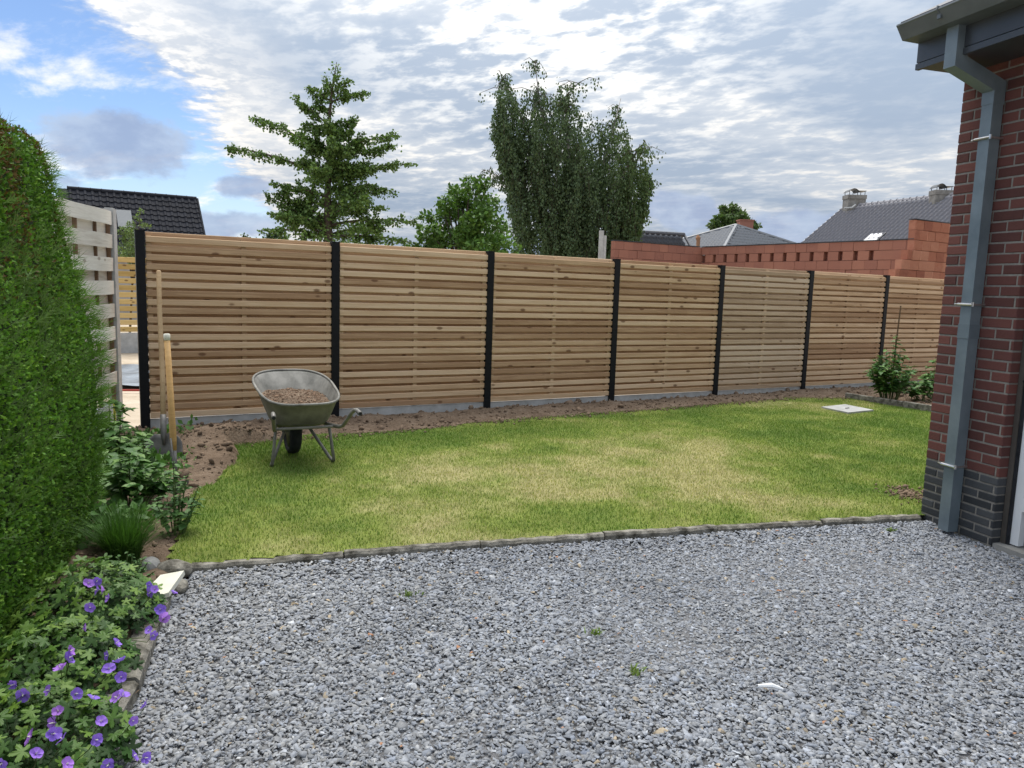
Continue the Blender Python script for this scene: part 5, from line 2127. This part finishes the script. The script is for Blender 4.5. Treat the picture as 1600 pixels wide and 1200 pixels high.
lw = [(rR + hd_ * 1.9), (rR - hd_ * 1.9 + 0 * ud), (rL - hd_ * 1.9), (rL + hd_ * 1.9)]
w.prism([(p[0] + (.15 * ud[0] if k < 2 else 0), p[1] + (.15 * ud[1] if k < 2 else 0)) for k, p in enumerate(lw)], -.1, rR[2] - 2.1)
w.build('wall', m_plaster, lh)
# gable fill
w = MB()
g0, g1, g2 = rR + hd_ * 1.9 + ud * .15, rR - hd_ * 1.9 + ud * .15, rR + ud * .15
w.add([(g0[0], g0[1], rR[2] - 2.1), (g1[0], g1[1], rR[2] - 2.1), (g2[0], g2[1], rR[2] - .1), (rL[0], rL[1], rR[2] - .12), tuple(rL - hd_ * 1.9 + np.array([0, 0, rR[2] - 2.1 - rL[2]]))], [(0, 1, 2), (1, 4, 3, 2)])
w.build('gable', m_plaster, lh)
sk = at(193, 337, 28.0)
lk = M3.transposed() @ (Vector(sk) - Vector(rR))
w = MB().box(lk.x - .24, lk.x + .24, lk.y - .12, lk.y + .75, .04, .10)
w.build('roof_window', m_glass, roof)

# --- clay block building under construction
RB = np.array([7.95, 15.5])
CB = np.array([4.88, 20.35])
bd_ = (RB - CB) / np.linalg.norm(RB - CB)
pd_ = np.array([-bd_[1], bd_[0]])
if pd_[1] < 0: pd_ = -pd_                     # into the building, roughly away from camera to the right
LBW = np.linalg.norm(RB - CB)
cons = thing('unfinished_brick_building', 'unfinished red clay block building with toothed corner beyond the fence', 'building')
blk = {}


def block_mesh(L_, ribs=False):
    key = (round(L_, 3), ribs)
    if key in blk: return blk[key]
    mb = MB()
    H_, D_ = .192, .138
    mb.box(0, L_, 0, D_, 0, H_)
    if ribs:
        nr = max(2, int(L_ / .035))
        for k in range(nr):
            x = L_ * (k + .5) / nr
            mb.box(x - .010, x + .010, -.009, -.0004, .004, H_ - .004)
    me = mb.mesh('block')
    me.materials.append(m_rib if ribs else m_block)
    blk[key] = me
    return me


ZTOP = 2.66


def wall_obj(name, p, dvec, L_, ztop, rows_, pockets=(), ribs=False, seed=0, stagger=True, ext=None):
    """block wall; local x along dvec, outer face at local -y"""
    r2 = np.random.default_rng(seed)
    wo_ = bpy.data.objects.new(name, None)
    an_ = math.atan2(dvec[1], dvec[0])
    mb = MB().box(.004, L_ - .004, (.115), .135, -.1, ztop - .012)
    wo_ = mb.build(name, m_brickmat('clay_joint', [(.1, (.24, .10, .075)), (.9, (.30, .13, .10))]) if 'clay_joint' not in MATS else MATS['clay_joint'], cons)
    wo_.location = (p[0], p[1], 0)
    wo_.rotation_euler = (0, 0, an_)
    for r__ in range(rows_):
        z_ = ztop - .2 * (r__ + 1)
        x = -.19 * max(0, r__ - 2) if ribs else 0.0
        L1 = L_ + (ext(r__) if ext else 0)
        if pockets and r__ == 1:
            cuts = [0] + [q for q in pockets] + [L_]
            for a0, b0 in zip(cuts[:-1], cuts[1:]):
                s0 = a0 + (.055 if a0 > 0 else 0)
                s1 = b0 - (.055 if b0 < L_ else 0)
                if s1 - s0 > .05:
                    link('block', block_mesh(s1 - s0), None, wo_, (s0, r2.normal(0, .002), z_))
            continue
        first = True
        while x < L1 - .03:
            l = .294 if not (first and stagger and r__ % 2) else .147
            l = min(l, L1 - x)
            link('block', block_mesh(l - .006, ribs), None, wo_, (x + .003, r2.normal(0, .003 if not ribs else .006), z_ + r2.normal(0, .001)))
            x += l
            first = False
    return wo_


# pockets spaced along the long wall (positions measured in the photograph, evenly spaced on the wall)
pk = []
for ux in (1100, 1116, 1133, 1150, 1168, 1187, 1206, 1226, 1246.6, 1268, 1290, 1313, 1336.5, 1361):
    d0 = cF + cR * (ux - 800) / FPX + cU * (600 - 400) / FPX
    # intersect with the wall plane
    nn = np.array([pd_[0], pd_[1], 0])
    tt = (np.array([CB[0], CB[1], 0]) - CAM) @ nn / (d0 @ nn)
    q = CAM + d0 * tt
    pk.append(float((q[:2] - CB) @ bd_))
wall_obj('long_wall', CB, bd_, LBW, ZTOP, 6, pk, False, 1)
ld_ = -pd_ if pd_[0] > 0 else pd_
LE = CB + (-pd_) * 2.95
wall_obj('short_wall', LE, pd_, 3.09, ZTOP, 6, (), False, 2)
# dark damp-proof strip on top
w = MB()
for (p, dv, L_) in ((CB, bd_, LBW), (LE, pd_, 2.9)):
    nv_ = np.array([-dv[1], dv[0]])
    q = [p - nv_ * .012, p + dv * L_ - nv_ * .012, p + dv * L_ + nv_ * .15, p + nv_ * .15]
    w.prism([tuple(a__) for a__ in q], ZTOP + .0, ZTOP + .016)
w.build('damp_strip', m_fascia, cons)
# toothed higher corner: return wall running to the right
wall_obj('return_wall', RB + np.array([.0, -.02]) , pd_ * np.array([1, 1]), 3.0, ZTOP + .39, 8, (), True, 3)
w = MB()
q = [RB - bd_ * (-.03) - pd_ * .02, RB + bd_ * .03 + pd_ * 3.0, RB - bd_ * .14 + pd_ * 3.0, RB - bd_ * .14 - pd_ * .02]
w.prism([tuple(a__) for a__ in q], ZTOP + .39, ZTOP + .405)
w.build('damp_strip', m_fascia, cons)
w = MB()
q = at(939, 385, 17.6)
w.box(q[0] - .05, q[0] + .05, q[1] - .05, q[1] + .05, -.1, 2.80)
w.box(q[0] + .055, q[0] + .115, q[1] - .04, q[1] + .06, -.1, 2.69)
tag(w.build('concrete_post', m_conc), 'pale concrete post at the left end of the unfinished brick wall', 'post')

# --- gable house far right
gh = thing('gabled_house', 'grey tiled gable roof house with two chimneys behind the unfinished walls', 'house')
gL = at(1319, 325.3, 37.3)
gR = at(1480, 306.0, 32.0)
ud = gR - gL
ud[2] = 0
LG = np.linalg.norm(ud)
ud /= LG
hd_ = np.array([ud[1], -ud[0], 0])
if hd_[0] > 0: hd_ = -hd_
zr = (gL[2] + gR[2]) / 2
gL[2] = zr
sl_ = R(38)
vd = hd_ * math.cos(sl_) + np.array([0, 0, -math.sin(sl_)])
tiled_sheet(gL, ud, vd, int(9 / .24), 17, .24, .30, m_tile_grey, 'roof_tiles', gh, .07)
vb = -hd_ * math.cos(sl_) + np.array([0, 0, -math.sin(sl_)])
w = MB()
e0, e1 = gL + vd * 5.1, gL + ud * 9 + vd * 5.1
f0, f1 = gL + vb * 5.1, gL + ud * 9 + vb * 5.1
dn = np.array([0, 0, -.10])
w.add([tuple(gL + dn), tuple(gL + ud * 9 + dn), tuple(e1 + dn), tuple(e0 + dn), tuple(f0 + dn), tuple(f1 + dn)], [(0, 3, 2, 1), (0, 1, 5, 4)])
w.build('roof_deck', m_tile_grey, gh)
w = MB()
q0, q1, q2, q3 = e0 + ud * .2, e1, f1, f0 + ud * .2
w.prism([(p[0], p[1]) for p in (q0 - hd_ * .3, q1 - hd_ * .3, q2 + hd_ * .3, q3 + hd_ * .3)], -.1, e0[2])
w.add([(q0[0], q0[1], e0[2]), (q3[0], q3[1], e0[2]), tuple(gL + ud * .2 + dn)], [(0, 1, 2), (2, 1, 0)][:1])
w.build('wall', m_plaster, gh)
w = MB()
for k in range(int(9 / .35)):
    p = gL + ud * (.35 * k)
    w.tube([tuple(p + np.array([0, 0, .02])), tuple(p + ud * .33 + np.array([0, 0, .02])), tuple(p + ud * .36 + np.array([0, 0, .03]))], [.10, .10, .125], 8)
w.build('ridge_tiles', m_tile_grey, gh)
w = MB()
w.tube([tuple(gL + vd * t_ + np.array([0, 0, .03])) for t_ in (0, 1.7, 3.4, 5.1)], .06, 6)
w.build('verge', m_tile_grey, gh)


def chimney(u_c, v_top, v_cap, v_bot, hwid, Yd, label_i):
    c0_ = at(u_c, v_bot, Yd)
    c1_ = at(u_c, v_top, Yd)
    ch = MB()
    s_ = hwid / FPX * Yd
    an_ = math.atan2(ud[1], ud[0])
    ch.box(-s_, s_, -s_ * .7, s_ * .7, -.35, c1_[2] - c0_[2] - .08)
    ch.box(-s_ * 1.06, s_ * 1.06, -s_ * .76, s_ * .76, c1_[2] - c0_[2] - .18, c1_[2] - c0_[2])
    o_ = ch.build('chimney', m_conc_old if False else m_noise('chimney_stone' + str(label_i), (.16, .15, .135), (.30, .285, .26), 5, bs_=.4), gh, loc=tuple(c0_), rot=(0, 0, 0))
    hc = at(u_c, v_cap, Yd)[2] - c0_[2]
    h1 = c1_[2] - c0_[2]
    cp = MB()
    vs_, fs_ = [], []
    N_ = 8
    for i in range(N_ + 1):
        t_ = -1 + 2 * i / N_
        x_ = t_ * s_ * .62 - s_ * .38
        z_ = hc - .16 * t_ * t_
        vs_ += [(x_, -s_ * .75, z_), (x_, s_ * .75, z_), (x_, -s_ * .75, z_ + .015), (x_, s_ * .75, z_ + .015)]
    for i in range(N_):
        a0 = i * 4
        fs_ += [(a0, a0 + 4, a0 + 5, a0 + 1), (a0 + 2, a0 + 3, a0 + 7, a0 + 6), (a0, a0 + 2, a0 + 6, a0 + 4), (a0 + 1, a0 + 5, a0 + 7, a0 + 3)]
    cp.add(vs_, fs_)
    cp.box(s_ * .2, s_ * 1.05, -s_ * .6, s_ * .6, hc - .10, hc - .075)
    cp.build('cowl', m_fascia, o_)
    st = MB()
    for (x_, y_) in ((-s_ * .85, -s_ * .6), (-s_ * .85, s_ * .6), (s_ * .05, -s_ * .6), (s_ * .05, s_ * .6), (s_ * .9, -s_ * .55), (s_ * .9, s_ * .55)):
        st.tube([(x_, y_, h1 - .02), (x_, y_, hc - .07)], .016, 5)
    st.build('cowl_stays', m_fascia, o_)


chimney(1334, 305.5, 296.0, 323, 13.5, 36.7, 1)
chimney(1470, 298.0, 288.5, 307, 13.0, 32.1, 2)
w = MB()
lead0 = at(1321, 323, 36.3)
w.tube([tuple(at(1319, 325, 36.1)), tuple(at(1331, 324.5, 36.1)), tuple(at(1337, 320, 36.1))], .045, 6)
w.build('lead_flashing', m_conc, gh)
# roof window low on the slope
q = at(1366, 372.5, 34)
nn = np.cross(ud, vd)
if nn[2] < 0: nn = -nn
d0 = cF + cR * (1366 - 800) / FPX + cU * (600 - 373.5) / FPX
tt = (gL - CAM) @ nn / (d0 @ nn)
c0_ = CAM + d0 * tt + nn * .06
rw = MB()
cs = [c0_ + ud * a__ * .40 + vd * b__ * .32 for a__, b__ in ((-1, -1), (1, -1), (1, 1), (-1, 1))]
rw.add([tuple(p + nn * .03) for p in cs] + [tuple(p - nn * .05) for p in cs], [(0, 1, 2, 3), (0, 4, 5, 1), (1, 5, 6, 2), (2, 6, 7, 3), (3, 7, 4, 0)])
o = rw.build('roof_window', m_fascia, gh)
rw = MB()
cs = [c0_ + ud * a__ * .34 + vd * b__ * .26 for a__, b__ in ((-1, -1), (1, -1), (1, 1), (-1, 1))]
rw.add([tuple(p + nn * .04) for p in cs], [(0, 1, 2, 3)])
rw.build('pane', m_white, o)

# --- hipped roof in the middle
hh = thing('hipped_house', 'house with grey hipped roof behind the unfinished brick wall', 'house')
ap = at(1150, 353, 40)
apz = ap[2]
def corner(u, v, Y): return at(u, v, Y)
cornR = at(1262, 389, 41.0)
cornL = at(1040, 383, 41.5)
cornF = at(1127, 396, 35.0)
zc0 = min(cornR[2], cornL[2], cornF[2])
zb_ = 3.2
def ext_to(p, z_):
    t_ = (apz - z_) / (apz - p[2])
    return ap + (p - ap) * t_
A_, B_, C_ = ext_to(cornL, zb_), ext_to(cornF, zb_), ext_to(cornR, zb_)
D_ = A_ + C_ - B_
for nm, (p, q) in (('roof_left', (A_, B_)), ('roof_right', (B_, C_))):
    uvec = q - p
    Lh = np.linalg.norm(uvec)
    uvec = uvec / Lh
    footd = (ap - p) @ uvec
    foot = p + uvec * footd
    dn_ = foot - ap
    Ld = np.linalg.norm(dn_)
    dn_ = dn_ / Ld
    org = ap - uvec * footd
    nv_ = int(Ld / .33) + 1

    def clipf(cu_, cv_, footd=footd, Lh=Lh, Ld=Ld):
        k_ = np.clip((cv_ + .15) / Ld, 0, 1)
        return (cu_ > footd * (1 - k_)) & (cu_ < footd + (Lh - footd) * k_)
    tiled_sheet(org, uvec, dn_, int(Lh / .26) + 1, nv_, .26, .33, m_tile_blue, nm, hh, .03, clipf)
w = MB()
dn = np.array([0, 0, -.06])
w.add([tuple(p + dn) for p in (ap, A_, B_, C_, D_)], [(0, 1, 2), (0, 2, 3), (0, 3, 4), (0, 4, 1)])
w.build('roof_deck', m_tile_blue, hh)
w = MB()
for p in (A_, B_, C_): w.tube([tuple(ap + np.array([0, 0, .03])), tuple((ap + p) / 2 + np.array([0, 0, .04])), tuple(p + np.array([0, 0, .03]))], .10, 6)
w.build('hip_tiles', m_tile_blue, hh)
cen_ = (A_ + C_) / 2
w = MB().prism([tuple((p + (cen_ - p) * .08)[:2]) for p in (A_, B_, C_, D_)], -.1, zb_ - .02)
w.build('wall', m_plaster, hh)
q0 = at(1164, 352, 41.5)
w = MB().box(q0[0] - .36, q0[0] + .36, q0[1] - .3, q0[1] + .3, q0[2] - 1.2, q0[2] + .22)
w.box(q0[0] - .40, q0[0] + .40, q0[1] - .34, q0[1] + .34, q0[2] + .22, q0[2] + .28)
w.build('chimney', m_block, hh)
q0 = at(1091, 378, 37)
w = MB().tube([(q0[0], q0[1], q0[2] - .5), (q0[0], q0[1], q0[2] + .05), (q0[0] - .02, q0[1], q0[2] + .2), (q0[0] - .03, q0[1], q0[2] + .32)], [.09, .09, .12, .05], 8)
w.build('chimney_pot', m_noise('terracotta_pot', (.26, .13, .07), (.33, .18, .10), 5, bs_=0), hh)

# --- small dark roof beside the birch
dh = thing('small_house', 'low house with dark tiled roof right of the weeping birch', 'house')
o1, o2 = at(960, 362.5, 30.0), at(1069, 367.5, 31.0)
ud = o2 - o1
ud[2] = 0
LD = np.linalg.norm(ud)
ud /= LD
zr = (o1[2] + o2[2]) / 2
o1[2] = zr
hd_ = np.array([ud[1], -ud[0], 0])
if hd_[1] > 0: hd_ = -hd_
vd = hd_ * math.cos(R(42)) + np.array([0, 0, -math.sin(R(42))])
tiled_sheet(o1, ud, vd, int(LD / .24), 6, .24, .30, m_tile_dark, 'roof_tiles', dh, .045)
w = MB()
w.tube([tuple(o1 + np.array([0, 0, .03])), tuple(o1 + ud * LD + np.array([0, 0, .03]))], .09, 8)
w.tube([tuple(o1 + ud * LD + np.array([0, 0, .03])), tuple(o1 + ud * LD + vd * 1.8)], .06, 6)
w.build('ridge', m_tile_dark, dh)
w = MB()
pts = [o1 + vd * 1.7, o1 + ud * (LD - .1) + vd * 1.7, o1 + ud * (LD - .1) - hd_ * 1.2, o1 - hd_ * 1.2]
w.prism([tuple(p[:2]) for p in pts], -.1, zr - 1.2)
w.build('wall', m_plaster, dh)
w = MB()
p = o1 - hd_ * 1.3 + np.array([0, 0, -1.2])
w.add([tuple(o1), tuple(o1 + ud * LD), tuple(p + ud * LD), tuple(p)], [(0, 1, 2, 3)])
w.build('roof_back', m_tile_dark, dh)
